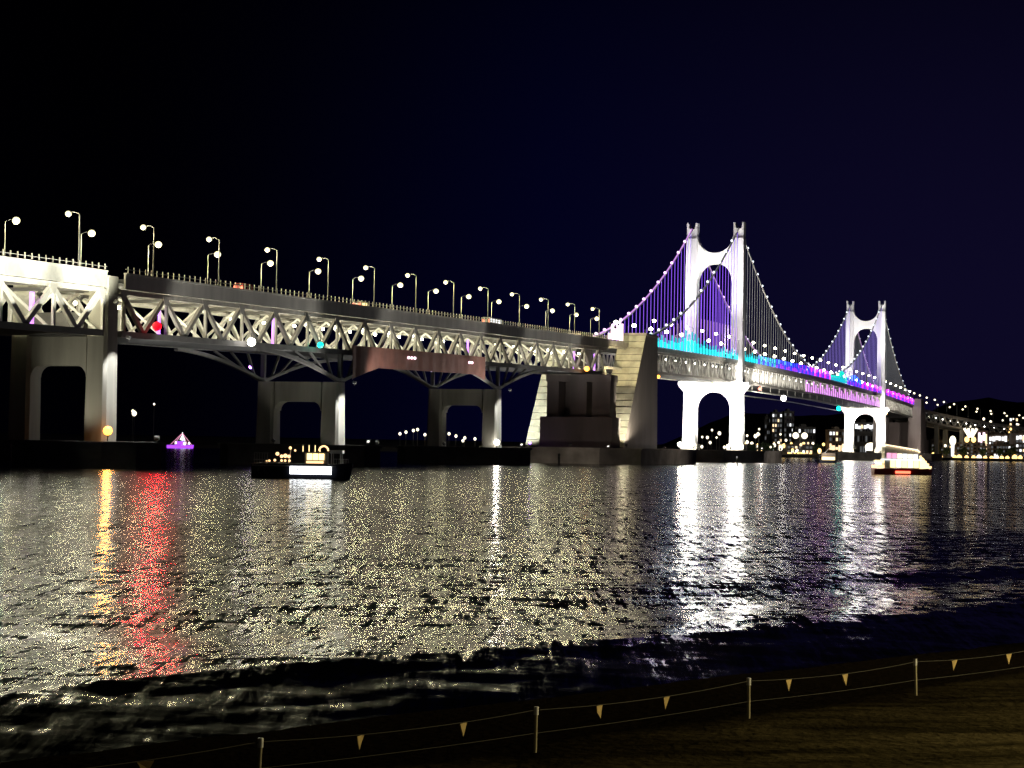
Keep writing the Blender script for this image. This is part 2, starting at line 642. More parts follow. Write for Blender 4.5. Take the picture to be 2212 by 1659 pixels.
def sand_z(a, b):
    if b > 0:
        z = 0.34 - 0.055 * b
    else:
        z = 0.34 + 0.03 * (-b) + 0.0006 * b * b
    if b < 3:
        k = sm((3 - b) / 4)
        z += k * (0.07 * noise.noise(Vector((a * 0.25, b * 0.5, 0))) + 0.035 * noise.noise(Vector((a * 0.9, b * 1.6, 4))))
    return max(z, -2.0)


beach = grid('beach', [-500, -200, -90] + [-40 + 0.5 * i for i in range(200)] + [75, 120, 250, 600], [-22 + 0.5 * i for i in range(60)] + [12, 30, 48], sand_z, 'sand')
beach['kind'] = 'structure'
mb = MB()
mb.prism([(-45, -3), (-22, -3), (-22, 4.3), (-45, 4.3)], lambda b, z, a: AB(a, b, z), -500, 600)
o = mb.build('promenade', 'concrete')
o['kind'] = 'structure'

# far land: the shore behind the bridge, left part nearer, right part under the far end of the bridge
mb = MB()
front = [(-3000, 1420), (-700, 1460), (-300, 1478), (-40, 1486), (60, 1560), (110, 1640), (190, 1694), (420, 1700), (800, 1690), (2500, 1900), (5200, 2400)]
vs, fs = [], []
for x, y in front:
    k = 1 + 7000 / y
    vs += [(x, y, -2), (x, y, 2.2), (x, y + 60, 4.5), (x, y + 400, 9), (x * 3, 9000, 25)]
for i in range(len(front) - 1):
    for j in range(4):
        fs.append((i * 5 + j, (i + 1) * 5 + j, (i + 1) * 5 + j + 1, i * 5 + j + 1))
mb.add(vs, fs)
o = mb.build('far_shore', 'land')
o['kind'] = 'structure'


def ridge(name, x0, x1, y, depth, prof, m='rock', seed=0):
    xs = steps(x0, x1, (x1 - x0) / 90)
    rows = [(-1.0, 0.0), (-0.6, 0.55), (-0.25, 0.9), (0.0, 1.0), (0.4, 0.75), (1.0, 0.0)]
    vs, fs = [], []
    for x in xs:
        h = prof((x - x0) / (x1 - x0))
        for t, k in rows:
            nz = 0.10 * h * noise.noise(Vector((x * 0.012, t * 2 + seed, 1.3))) + 0.04 * h * noise.noise(Vector((x * 0.05, t * 5 + seed, 4)))
            vs.append((x, y + t * depth, max(-1.0, h * k + nz * (k > 0))))
    n = len(rows)
    for i in range(len(xs) - 1):
        for j in range(n - 1):
            fs.append((i * n + j, (i + 1) * n + j, (i + 1) * n + j + 1, i * n + j + 1))
    b = MB()
    b.add(vs, fs, True)
    o = b.build(name, m)
    o['kind'] = 'structure'
    return o


ridge('hill', 740, 3400, 4300, 500, lambda t: 122 * sm(t * 9) * (0.92 + 0.14 * math.sin(t * 7 + 0.9)) * sm((1 - t) * 4))
ridge('hill', 150, 760, 2500, 260, lambda t: 52 * sm(t * 4) * sm((1 - t) * 3), seed=7)


# ------------------------------------------------------------------ floodlights
def flood(label, pos, target, watts, color=(1, 0.96, 0.88), angle=70, group=None, blend=0.6, size=0.5, pile=False):
    pos, target = Vector(pos), Vector(target)
    d = (target - pos).normalized()
    t = thing('floodlight', label, 'floodlight', pos, group)
    s = d.cross(Vector((0, 0, 1))).normalized()
    u = s.cross(d)
    h = MB()
    h.bar(pos - d * 0.5, pos + d * 0.1, 0.9, 0.8, u)
    h.bar(pos - d * 0.2 - Vector((0, 0, 0.9)), pos - d * 0.2 - Vector((0, 0, 0.3)), 0.2)
    h.build('housing', 'dark_steel', t)
    h = MB()
    h.bar(pos + d * 0.1, pos + d * 0.14, 0.7, 0.6, u)
    h.build('lens', 'lens', t)
    if pile:
        MB().tube([(pos.x, pos.y, -2), (pos.x, pos.y, pos.z - 0.6)], 0.35, 8).build('pile', 'dark_steel', t)
    ld = bpy.data.lights.new('flood_lamp', 'SPOT')
    ld.energy = watts
    ld.color = color
    ld.spot_size = rad(angle)
    ld.spot_blend = blend
    ld.shadow_soft_size = size
    lo = bpy.data.objects.new('flood_lamp', ld)
    link(lo, t)
    lo.matrix_basis = Matrix.Translation(d * 0.75) @ d.to_track_quat('-Z', 'Y').to_matrix().to_4x4()
    return t


# ------------------------------------------------------------------ towers
def qell(cx, cy, rx, ry, a0, a1, n, p=2.0):
    out = []
    for i in range(n + 1):
        a = rad(a0 + (a1 - a0) * i / n)
        c, s = math.cos(a), math.sin(a)
        out.append((cx + rx * math.copysign(abs(c) ** (2 / p), c), cy + ry * math.copysign(abs(s) ** (2 / p), s)))
    return out


def tower(s0, where):
    t = thing('bridge_tower', 'white floodlit suspension tower of two legs and curved portal, ' + where, 'tower', P(s0, 0, 5.8))
    fn = lambda a, b, d: P(s0 + d, a, b)
    for sg in (-1, 1):
        k = lambda pts: [(sg * a, b) for a, b in pts]
        leg = MB()
        leg.prism(k([(8.1, 5.8), (15.4, 5.8), (14.9, 10), (14.5, 34), (14.4, 96), (14.2, 109.5), (8.95, 109.5), (8.8, 87), (8.8, 34), (8.5, 10)]), fn, -3.0, 3.0)
        leg.build('leg', 'tower', t)
        cap = MB()
        cap.prism(k([(9.15, 109.52), (14.1, 109.52), (14.3, 117.2), (13.4, 117.2), (13.0, 114.2), (10.3, 114.2), (9.9, 117.2), (8.95, 117.2)]), fn, -2.4, 2.4)
        cap.build('saddle_finial', 'tower', t)
        pl = MB()
        pl.prism(k([(7.6, 5.82), (15.9, 5.82), (15.9, 8.6), (7.6, 8.6)]), fn, -4.2, 4.2)
        pl.build('plinth', 'concrete', t)
    # upper portal between the legs: hollow curve above, arch below
    w = 8.78
    top = qell(0, 110.5, w, 8.2, 0, -180, 22, 2.0)
    arch = qell(0, 86.0, w, 11.0, 180, 0, 22, 2.35)
    up = MB()
    up.prism(top + [(-w, 86.0)] + arch[1:-1] + [(w, 86.0)], fn, -2.7, 2.7)
    up.build('upper_portal', 'tower', t)
    arch = qell(0, 24.0, w, 10.2, 180, 0, 22, 2.2)
    lp = MB()
    lp.prism([(w, 38.6), (-w, 38.6), (-w, 24.0)] + arch[1:-1] + [(w, 24.0)], fn, -2.7, 2.7)
    lp.build('lower_portal', 'tower', t)
    for sg in (-1, 1):
        co = MB()
        co.prism([(sg * 14.5, 39), (sg * 17.6, 39), (sg * 17.6, 37.4), (sg * 14.5, 33.5)], fn, -2.4, 2.4)
        co.build('corbel', 'tower', t)
    return t


tower(200, 'nearer and larger')
tower(700, 'farther and smaller')

# ------------------------------------------------------------------ pads in the water under tower and anchorage


def pad(label, s0, s1, half, ch, ztop_=5.8, m='footing'):
    t = thing('concrete_footing', label, 'footing', P((s0 + s1) / 2, 0, 0))
    pl = [(s0 + ch, -half), (s1 - ch, -half), (s1, -half + ch), (s1, half - ch), (s1 - ch, half), (s0 + ch, half), (s0, half - ch), (s0, -half + ch)]
    b = MB()
    b.prism(pl, lambda a, c, d: P(a, c, d), -2.0, ztop_ - 0.7)
    b.build('base', m, t)
    pl2 = [(a + (0.5 if c_a else 0.5) * (1 if a < (s0 + s1) / 2 else -1) * -1, c * 1.02) for (a, c), c_a in zip(pl, [1] * 8)]
    b = MB()
    b.prism(pl2, lambda a, c, d: P(a, c, d), ztop_ - 0.7, ztop_)
    b.build('cap', m, t)
    return t


pad('long low concrete footing under the nearer stepped anchorage', -60, 45, 31, 12)
pad('faceted low concrete footing under the nearer suspension tower', 160, 236, 30, 16)
pad('dark low footing under the farther suspension tower', 664, 732, 28, 14)
pad('dark low footing under the farther anchorage', 868, 955, 28, 10)


# ------------------------------------------------------------------ anchorages
def anchorage(sign, sbase, where, panels=True):
    """sign=+1: the stepped face looks back along the bridge towards the beach end"""
    S = lambda a: sbase + sign * a
    t = thing('bridge_anchorage', 'concrete cable anchorage with leaning buttresses ' + where, 'anchorage', P(sbase, 0, 5.8))
    side = [(-29, 5.8), (18, 5.8), (16.5, 49.9), (-1, 49.9)]
    for sg in (-1, 1):
        o0, o1 = (8.2, 18.6) if sg > 0 else (-20.4, -8.4)
        b = MB()
        b.prism(side, lambda a, z, d: P(S(a), d, z), o0, o1)
        bt = b.build('buttress', 'anchor', t)
        # stone facing on the inclined face: courses of blocks, each its own piece
        n = 17
        f0, f1 = Vector((-29, 5.9)), Vector((-1, 49.7))
        dirv = (f1 - f0)
        nrm = Vector((-dirv.y, dirv.x)).normalized()  # outward (towards -s) in the s,z plane
        if nrm.x > 0:
            nrm = -nrm
        jb = MB()
        jb.prism([(f0.x, f0.y), (f1.x, f1.y), (f1.x + nrm.x * 0.1, f1.y + nrm.y * 0.1), (f0.x + nrm.x * 0.1, f0.y + nrm.y * 0.1)], lambda a, z, d: P(S(a), d, z), o0 + 0.05, o1 - 0.05)
        jb.build('joint_backing', 'joint', bt)
        for i in range(n):
            q0 = f0 + dirv * ((i + 0.07) / n)
            q1 = f0 + dirv * ((i + 0.93) / n)
            cols = 3 if panels else 1
            for j in range(cols):
                w = (o1 - o0)
                a0 = o0 + w * (j + (0.008 if j else 0.0)) / cols
                a1 = o0 + w * (j + 1 - (0.008 if j < cols - 1 else 0.0)) / cols
                th = 0.34 + 0.05 * ((i * 7 + j * 3) % 3)
                bb = MB()
                bb.prism([(q0.x, q0.y), (q1.x, q1.y), (q1.x + nrm.x * th, q1.y + nrm.y * th), (q0.x + nrm.x * th, q0.y + nrm.y * th)],
                         lambda a, z, d: P(S(a), d, z), a0, a1)
                bb.build('stone_block', 'stone', bt)
        cp = MB()
        cp.prism([(-1.5, 49.9), (17, 49.9), (17, 50.7), (-1.5, 50.7)], lambda a, z, d: P(S(a), d, z), o0 - 0.25, o1 + 0.25)
        cp.build('coping', 'anchor', t)
    # the dark block between the buttresses carries the truss end; its front has two recesses
    fz = lambda a, z, d: P(S(d), a, z)
    b = MB()
    b.prism([(-8.1, 5.8), (8.1, 5.8), (8.1, 31.2), (-8.1, 31.2)], fz, -28.5, 10)
    b.build('core_block', 'anchor', t)
    b = MB()
    b.prism([(-10.8, 5.8), (17.4, 5.8), (17.4, 17.2), (-10.8, 17.2)], fz, -40, -29.4)
    b.build('base_block', 'anchor', t)
    ms = [(-9.2, -4.6), (0.2, 6.4), (8.6, 15.6)]
    for x0, x1 in ms:
        b = MB()
        b.prism([(x0, 17.2), (x1, 17.2), (x1, 30.4), (x0, 30.4)], fz, -37, -29.2)
        b.build('pillar', 'anchor', t)
    b = MB()
    b.prism([(-9.5, 30.4), (15.9, 30.4), (15.9, 33.0), (-9.5, 33.0)], fz, -37.6, -28.6)
    b.build('bearing_beam', 'anchor', t)
    return t


anchorage(1, 0, 'at the near end of the suspended span')
anchorage(-1, 900, 'at the far end of the suspended span', panels=False)


# ------------------------------------------------------------------ approach piers
def pier(s0, full, label, haunch):
    top = zt(s0) - 13.3 - (7.2 if haunch else 0)
    ti = pad('low dark concrete footing in the water under the ' + {-373: 'tallest pier', -261.5: 'second pier', -144: 'third pier'}[s0], s0 - 10, s0 + 10, 21, 5, 5.4, 'joint')  # footing coloured dark to stand for the lack of light on it
    t = thing('bridge_pier', 'grey concrete portal pier, ' + label, 'pier', P(s0, 0, 5.4))
    for sg in (-1, 1):
        b = MB()
        prof = [(-2.6, -1.9), (-1.9, -2.5), (1.9, -2.5), (2.6, -1.9), (2.6, 1.9), (1.9, 2.5), (-1.9, 2.5), (-2.6, 1.9)]
        oc = 9.3 if full else 9.5
        zz = zt(s0) - 0.6 if full else top
        vs = []
        for z, k in ((5.4, 1.06), (5.4 + 0.45 * (zz - 5.4), 1.0), (zz, 0.94)):
            vs += [P(s0 + a * k, sg * oc + c * k, z) for a, c in prof]
        fs = [tuple(reversed(range(8))), tuple(range(16, 24))]
        for r_ in range(2):
            fs += [(r_ * 8 + k, r_ * 8 + (k + 1) % 8, r_ * 8 + 8 + (k + 1) % 8, r_ * 8 + 8 + k) for k in range(8)]
        b.add(vs, fs)
        b.build('leg', 'pier', t)
        if full:
            b = MB()
            b.prism([(-3.0, -2.8), (3.0, -2.8), (3.0, 2.8), (-3.0, 2.8)], lambda a, c, d: P(s0 + a, sg * oc + c, d), zz - 4.1, zz - 3.6)
            b.build('collar', 'pier', t)
    w = 6.7
    bot = top - (6.0 if full else 5.2)
    r = 2.4
    out = [(w, top), (-w, top), (-w, bot - r)] + qell(-w + r, bot - r, r, r, 180, 90, 6)[1:] + qell(w - r, bot - r, r, r, 90, 0, 6)[:-1] + [(w, bot - r)]
    b = MB()
    b.prism(out, lambda a, z, d: P(s0 + d, a, z), -1.9, 1.9)
    b.build('crossbeam', 'pier', t)
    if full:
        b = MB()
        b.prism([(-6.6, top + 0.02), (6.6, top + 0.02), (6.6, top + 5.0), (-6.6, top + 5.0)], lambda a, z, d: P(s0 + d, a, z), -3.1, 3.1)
        b.build('bearing_beam', 'dark_steel', t)  # upper part of the crossbeam, its shade put into a dark material
    return t


PIERS = [(-373, True, 'first and tallest of the bridge piers'), (-261.5, False, 'second pier, standing behind the lit tour boat'), (-144, False, 'third pier, next to the stepped anchorage')]
for s0, fl, lb in PIERS:
    pier(s0, fl, lb, not fl)


# ------------------------------------------------------------------ approach truss bridges
def haunch_z(s):
    h = 0.0
    for s0 in (-261.5, -144):
        d = abs(s - s0)
        if d < 46:
            h = max(h, 7.0 * (1 - d / 46) ** 1.7)
    return h


def truss_bridge(sa, sb, label, panel, dia_mat, face_mat, lamp_every, posts=True, haunch=True, width=1.0, depth=13.2):
    smid = (sa + sb) / 2
    t = thing('truss_bridge', label, 'bridge', P(smid, 0, zt(smid)))
    ss = steps(sa, sb, 12)
    MB().sweep(ss, [(-12, -1.0), (12, -1.0), (12, -1.8), (-12, -1.8)], D).build('upper_deck', 'asphalt', t)
    for sg in (-1, 1):
        MB().sweep(ss, [(sg * 12.02, 0), (sg * 12.4, 0), (sg * 12.4, -3.1), (sg * 12.02, -3.1)], D).build('fascia', face_mat, t)
        MB().sweep(ss, [(sg * 11.9, 0.02), (sg * 12.6, 0.02), (sg * 12.6, 0.32), (sg * 11.9, 0.32)], D).build('parapet_cap', face_mat, t)
        MB().sweep(ss, [(sg * 10.7, -3.2), (sg * 11.7, -3.2), (sg * 11.7, -4.2), (sg * 10.7, -4.2)], D).build('top_chord', 'steel', t)
        MB().sweep(ss, [(sg * 10.7, -depth + 1.3), (sg * 11.8, -depth + 1.3), (sg * 11.8, -depth), (sg * 10.7, -depth)], D).build('bottom_chord', 'dark_steel', t)
        MB().sweep(ss, [(sg * 12.3, 1.0), (sg * 12.42, 1.0), (sg * 12.42, 1.15), (sg * 12.3, 1.15)], D).build('hand_rail', 'truss_steel' if haunch else 'dark_steel', t)
    MB().sweep(ss, [(-10.6, -depth + 0.9), (10.6, -depth + 0.9), (10.6, -depth + 0.2), (-10.6, -depth + 0.2)], D).build('lower_deck', 'asphalt', t)
    nodes = steps(sa + 0.6, sb - 0.6, panel)
    rv = line(smid)[1]
    for sg in (-1, 1):
        for i in range(len(nodes) - 1):
            a, b = nodes[i], nodes[i + 1]
            za, zb = (-4.0, -depth + 1.1) if i % 2 == 0 else (-depth + 1.1, -4.0)
            ubar('diagonal', 'truss_steel' if sg > 0 and haunch else dia_mat, D(a, sg * 11.25, za), D(b, sg * 11.25, zb), 0.95 * width, 0.8, t, rv)  # beach-side members take a darker steel for their unlit outer face
        for i in range(0, len(nodes), 2):
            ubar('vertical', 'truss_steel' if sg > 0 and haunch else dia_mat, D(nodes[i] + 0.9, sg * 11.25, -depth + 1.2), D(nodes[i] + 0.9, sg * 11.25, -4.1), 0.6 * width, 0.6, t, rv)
            g = D(nodes[i], sg * 11.72, -4.6)
            b = MB()
            b.prism([(-1.6, 0.9), (1.6, 0.9), (0.5, -1.2), (-0.5, -1.2)], lambda p, z, d: D(nodes[i] + p, sg * (11.66 + d), -4.4 + z), 0.0, 0.12)
            b.build('gusset', 'steel', t)
    for i in range(0, len(nodes), 2):
        ubar('floor_beam', 'dark_steel', D(nodes[i], -10.6, -3.4), D(nodes[i], 10.6, -3.4), 0.7, 1.3, t, Vector((0, 0, 1)))
    for i in range(0, len(nodes), 2):
        ubar('sway_brace', dia_mat, D(nodes[i] + 0.5, -10.4, -depth + 1.0), D(nodes[i] + 0.5, 0, -4.0), 0.5, 0.5, t, rv)
        ubar('sway_brace', dia_mat, D(nodes[i] + 0.5, 10.4, -depth + 1.0), D(nodes[i] + 0.5, 0, -4.0), 0.5, 0.5, t, rv)
    k = 0
    s = sa + 5
    while s < sb - 3:
        uball('deck_lamp', 'deck_lamp', D(s, 5.0 if k % 2 else -3.0, -5.6), 0.42, t)  # sea-side row added to brighten the far truss face
        k += 1
        s += lamp_every
    if posts:
        for s in steps(sa + 1, sb - 1, 2.35):
            ubar('rail_post', 'steel' if haunch else 'truss_steel', D(s, 12.36, 0.3), D(s, 12.36, 1.65), 0.16, 0.22, t, rv)
    if haunch:
        for sg in (-1, 1):
            for s0 in (-261.5, -144):
                hs = steps(s0 - 46, s0 + 46, 4)
                b = MB()
                b.sweep(hs, [(sg * 10.75, 0.45), (sg * 11.75, 0.45), (sg * 11.75, -0.45), (sg * 10.75, -0.45)], lambda s, o_, z: D(s, o_, -depth - haunch_z(s) + z - 0.2))
                b.build('haunch_chord', 'dark_steel', t)
                for d in (-27, -18, -9, 9, 18, 27):
                    ubar('haunch_post', 'dark_steel', D(s0 + d * 0.55, sg * 11.25, -depth - haunch_z(s0 + d * 0.55)), D(s0 + d, sg * 11.25, -depth), 0.55, 0.55, t, rv)
                ubar('haunch_post', 'dark_steel', D(s0, sg * 11.25, -depth - 7), D(s0, sg * 11.25, -depth), 1.1, 1.1, t, rv)
    return t


tb0 = truss_bridge(-520, -376.6, 'two deck truss bridge with a floodlit white deck edge, left of the tallest pier', 8.7, 'white_steel', 'white_steel', 8.7, haunch=False, width=1.25)
tb1 = truss_bridge(-369.6, -29.5, 'long two deck steel truss bridge between the tallest pier and the stepped anchorage', 8.7, 'white_steel', 'pale_edge', 8.7)

# purple light tubes that stand between the diagonals of the lower deck
for s in (-448, -424, -400):
    ubar('light_tube', 'purple_tube', D(s, 10.2, -11.9), D(s, 10.2, -5.6), 0.7, 0.7, tb0, U0)
for s in (-352, -298, -168, -64, -52, -40):
    ubar('light_tube', 'purple_tube', D(s, 10.2, -11.9), D(s, 10.2, -5.6), 0.5, 0.5, tb1, U0)

# ------------------------------------------------------------------ suspension span: deck, trusses, cables, hangers
sb_ = thing('suspension_span', 'suspended two deck roadway with main cables and light strung hangers between the two anchorages', 'bridge', P(450, 0, 50))
ss = steps(-28.9, 929, 12)
MB().sweep(ss, [(-12, -1.0), (12, -1.0), (12, -1.8), (-12, -1.8)], D).build('upper_deck', 'asphalt', sb_)
for sg in (-1, 1):
    MB().sweep(ss, [(sg * 12.02, 0), (sg * 12.4, 0), (sg * 12.4, -1.9), (sg * 12.02, -1.9)], D).build('fascia', 'steel', sb_)
    MB().sweep(ss, [(sg * 10.8, -2.0), (sg * 11.8, -2.0), (sg * 11.8, -2.8), (sg * 10.8, -2.8)], D).build('top_chord', 'steel', sb_)
    MB().sweep(ss, [(sg * 10.8, -9.9), (sg * 11.8, -9.9), (sg * 11.8, -10.9), (sg * 10.8, -10.9)], D).build('bottom_chord', 'steel', sb_)
    MB().sweep(steps(212, 690, 12), [(sg * 11.2, -14.0), (sg * 11.7, -14.0), (sg * 11.7, -14.5), (sg * 11.2, -14.5)], D).build('maintenance_rail', 'white_steel', sb_)
MB().sweep(ss, [(-10.7, -10.0), (10.7, -10.0), (10.7, -10.6), (-10.7, -10.6)], D).build('lower_deck', 'asphalt', sb_)
nodes = steps(19, 881, 6.0)
for sg in (-1, 1):
    for i in range(len(nodes) - 1):
        a, b = nodes[i], nodes[i + 1]
        za, zb = (-2.7, -10.0) if i % 2 == 0 else (-10.0, -2.7)
        ubar('diagonal', 'white_steel', D(a, sg * 11.3, za), D(b, sg * 11.3, zb), 0.55, 0.5, sb_, U1)
    for i in range(0, len(nodes)):
        ubar('vertical', 'white_steel', D(nodes[i], sg * 11.3, -10.0), D(nodes[i], sg * 11.3, -2.7), 0.6, 0.6, sb_, U1)
for s in steps(212, 690, 24):
    ubar('rail_hanger', 'steel', D(s, 11.45, -14.0), D(s, 11.45, -10.8), 0.25, 0.25, sb_, U1)
s = 24
while s < 880:
    uball('deck_lamp', 'truss_lamp', D(s, 6.5, -3.9), 0.4, sb_)
    s += 9 if (150 < s < 270 or 640 < s < 760) else 18  # extra lamps near the towers, added to brighten the water reflection
for k, s in enumerate(steps(388, 692, 8.0)):
    ubar('light_tube', 'led_truss', D(s, 11.95, -9.9), D(s, 11.95, -3.4 - 1.6 * (k % 3)), 2.6, 0.15, sb_, U1)


def cable_z(s):
    if s < 200:
        t = (s - 14) / 186
        return 48.5 + (115.2 - 48.5) * t - 4 * 10.5 * t * (1 - t)
    if s > 700:
        t = (886 - s) / 186
        return 47.5 + (115.2 - 47.5) * t - 4 * 10.5 * t * (1 - t)
    return 53.0 + (115.2 - 53.0) * ((s - 450) / 250) ** 2


for o_ in (-11.6, 11.6):
    pts = [P(s, o_, cable_z(s)) for s in steps(14, 200, 6) + steps(200, 700, 6)[1:] + steps(700, 886, 6)[1:]]
    MB().tube(pts, 0.36, 8).build('main_cable', 'steel', sb_)
    for (a, b, m, r) in ((16, 197, 'rope_violet' if o_ < 0 else 'rope_white', 0.34 if o_ < 0 else 0.16),
                         (203, 420, 'rope_violet' if o_ < 0 else 'rope_white', 0.42 if o_ < 0 else 0.16),
                         (420, 697, 'rope_white', 0.22), (703, 884, 'rope_violet' if o_ < 0 else 'rope_white', 0.45 if o_ < 0 else 0.18)):
        MB().tube([P(s, o_, cable_z(s) + 0.62) for s in steps(a, b, 6)], r, 6).build('light_rope', m, sb_)
    s = 20.0
    while s < 884:
        if abs(s - 200) > 5 and abs(s - 700) > 5:
            vio = (o_ < 0 and s < 200) or (200 < s < 320 and o_ < 0)
            uball('cable_lamp', 'cable_lamp_violet' if vio else 'cable_lamp_white', P(s, o_, cable_z(s) + 1.1), 0.7 if vio else 0.58, sb_)
        s += 12.5
    s = 20.0
    while s < 884:
        if abs(s - 200) > 4 and abs(s - 700) > 4 and cable_z(s) > zt(s) + 1.5:
            if s < 200:
                m = 'hang_purple'
            elif s < 480:
                m = 'hang_purple' if (o_ < 0 and s < 330) else 'hang_grey'
            elif s < 700:
                m = 'hang_blue'
            else:
                m = 'hang_grey'
            zl = zt(s) - 0.1
            ubar('hanger', m, P(s, o_, zl), P(s, o_, cable_z(s) - 0.3), 0.25, 0.25, sb_, U1, kind='cable')
            if s < 200 and o_ > 0:
                zc = min(zl + 16, cable_z(s) - 2)
                if zc > zl + 2:
                    ubar('light_strip', 'hang_pink', P(s, o_ + 0.35, zl), P(s, o_ + 0.35, zc), 0.22, 0.22, sb_, U1, kind='cable')
        s += 6.25

# colour light bars along the beach-side railing: each a bright foot and a paler or deeper upper part
i = 0
for s in steps(22, 884, 5.9):
    if abs(s - 200) < 5 or abs(s - 700) < 5:
        continue
    f = 0.55
    if s < 246:
        m, h = 'led_cyan', 4.0 + 0.9 * math.sin(i * 1.9)
        if 60 < s < 135:
            h += 4.4 * math.exp(-((s - 96) / 17) ** 2) + 0.9 * (i % 2)
    elif s < 290:
        m, h = ('led_cyan', 'led_sky')[i % 2], 4.2
    elif s < 350:
        m, h = ('led_blue', 'led_sky', 'led_blue')[i % 3], 4.5
    elif s < 395:
        m, h = ('led_violet', 'led_blue')[i % 2], 4.8
    elif s < 470:
        m, h = ('led_magenta', 'led_violet', 'led_pink')[i % 3], 4.6
    elif s < 535:
        m, h = ('led_cyan', 'led_green')[i % 2], 3 + 4.5 * math.exp(-((s - 512) / 16) ** 2)
    elif s < 600:
        m, h = ('led_blue', 'led_sky')[i % 2], 3.2 + 4 * math.exp(-((s - 565) / 26) ** 2)
    else:
        m, h = ('led_magenta', 'led_pink', 'led_violet', 'led_magenta')[i % 4], 4.4 + 0.5 * math.sin(i * 1.3)
    w = 3.7 if s < 246 else 4.6
    if s < 246:
        ubar('led_bar', m, D(s, 12.7, 0.15), D(s, 12.7, 0.15 + h * 0.6), w, 0.25, sb_, U1)
        ubar('led_bar', 'led_cyan_deep', D(s + 0.5, 12.7, 0.15 + h * 0.62), D(s + 0.9, 12.7, 0.15 + h), w * 0.5, 0.25, sb_, U1)
    else:
        q = 0.30 + 0.25 * ((i * 7) % 5) / 4
        dk = {'led_cyan': 'led_cyan_deep', 'led_green': 'led_cyan_deep', 'led_sky': 'led_blue', 'led_blue': 'led_violet', 'led_violet': 'led_blue', 'led_magenta': 'led_violet', 'led_pink': 'led_magenta'}[m]
        ubar('led_bar', dk, D(s, 12.7, 0.15), D(s, 12.7, 0.15 + h * q), w, 0.25, sb_, U1)
        ubar('led_bar', m, D(s, 12.7, 0.15 + h * q + 0.3), D(s, 12.7, 0.15 + h), w * 0.62, 0.25, sb_, U1)
    i += 1

# ------------------------------------------------------------------ viaduct beyond the far anchorage
vd = thing('viaduct', 'far viaduct that curves and descends towards the lit city shore', 'bridge', P(1150, 0, 30))
ss = steps(931, 1560, 15)
MB().sweep(ss, [(-12, -1.0), (12, -1.0), (12, -1.8), (-12, -1.8)], D).build('upper_deck', 'asphalt', vd)
for sg in (-1, 1):
    MB().sweep(ss, [(sg * 12.02, 0), (sg * 12.4, 0), (sg * 12.4, -2.6), (sg * 12.02, -2.6)], D).build('fascia', 'steel', vd)
    MB().sweep(ss, [(sg * 10.8, -9.0), (sg * 11.8, -9.0), (sg * 11.8, -10.4), (sg * 10.8, -10.4)], D).build('bottom_chord', 'steel', vd)
MB().sweep(ss, [(-10.7, -9.2), (10.7, -9.2), (10.7, -9.8), (-10.7, -9.8)], D).build('lower_deck', 'asphalt', vd)
vn = steps(932, 1555, 9)
for i in range(len(vn) - 1):
    za, zb = (-2.6, -9.2) if i % 2 == 0 else (-9.2, -2.6)
    for sg in (-1, 1):
        ubar('diagonal', 'white_steel', D(vn[i], sg * 11.3, za), D(vn[i + 1], sg * 11.3, zb), 0.8, 0.7, vd, line(vn[i])[1])
for s in steps(940, 1540, 20):
    uball('deck_lamp', 'viaduct_lamp', D(s, 4, -3.6), 0.42, vd)
for i, s in enumerate(steps(1010, 1500, 70)):
    for sg in (-1, 1):
        b = MB()
        b.prism([(-1.8, -1.8), (1.8, -1.8), (1.8, 1.8), (-1.8, 1.8)], lambda a, c, d: P(s + a, sg * 8 + c, d), -1, zt(s) - 10.4)
        b.build('column', 'pier', vd)

# ------------------------------------------------------------------ street lamps on the upper deck, two rows
ORD = []
ORD += ['first', 'second', 'third', 'fourth', 'fifth', 'sixth', 'seventh', 'eighth', 'ninth', 'tenth', 'eleventh', 'twelfth', 'thirteenth', 'fourteenth',
       'fifteenth', 'sixteenth', 'seventeenth', 'eighteenth', 'nineteenth', 'twentieth', 'twenty-first', 'twenty-second', 'twenty-third', 'twenty-fourth', 'twenty-fifth', 'twenty-sixth', 'twenty-seventh', 'twenty-eighth', 'twenty-ninth', 'thirtieth', 'thirty-first', 'thirty-second', 'thirty-third', 'thirty-fourth']
SEG = [(-600, -373, 'before the tallest pier'), (-373, -261.5, 'between the tallest and second piers'), (-261.5, -144, 'between the second and third piers'),
       (-144, 0, 'between third pier and anchorage'), (0, 200, 'between anchorage and larger tower'),
       (200, 450, 'on the main span by the larger tower'), (450, 700, 'on the main span by the smaller tower'),
       (700, 900, 'between smaller tower and far anchorage'), (900, 1700, 'on the curving far viaduct')]


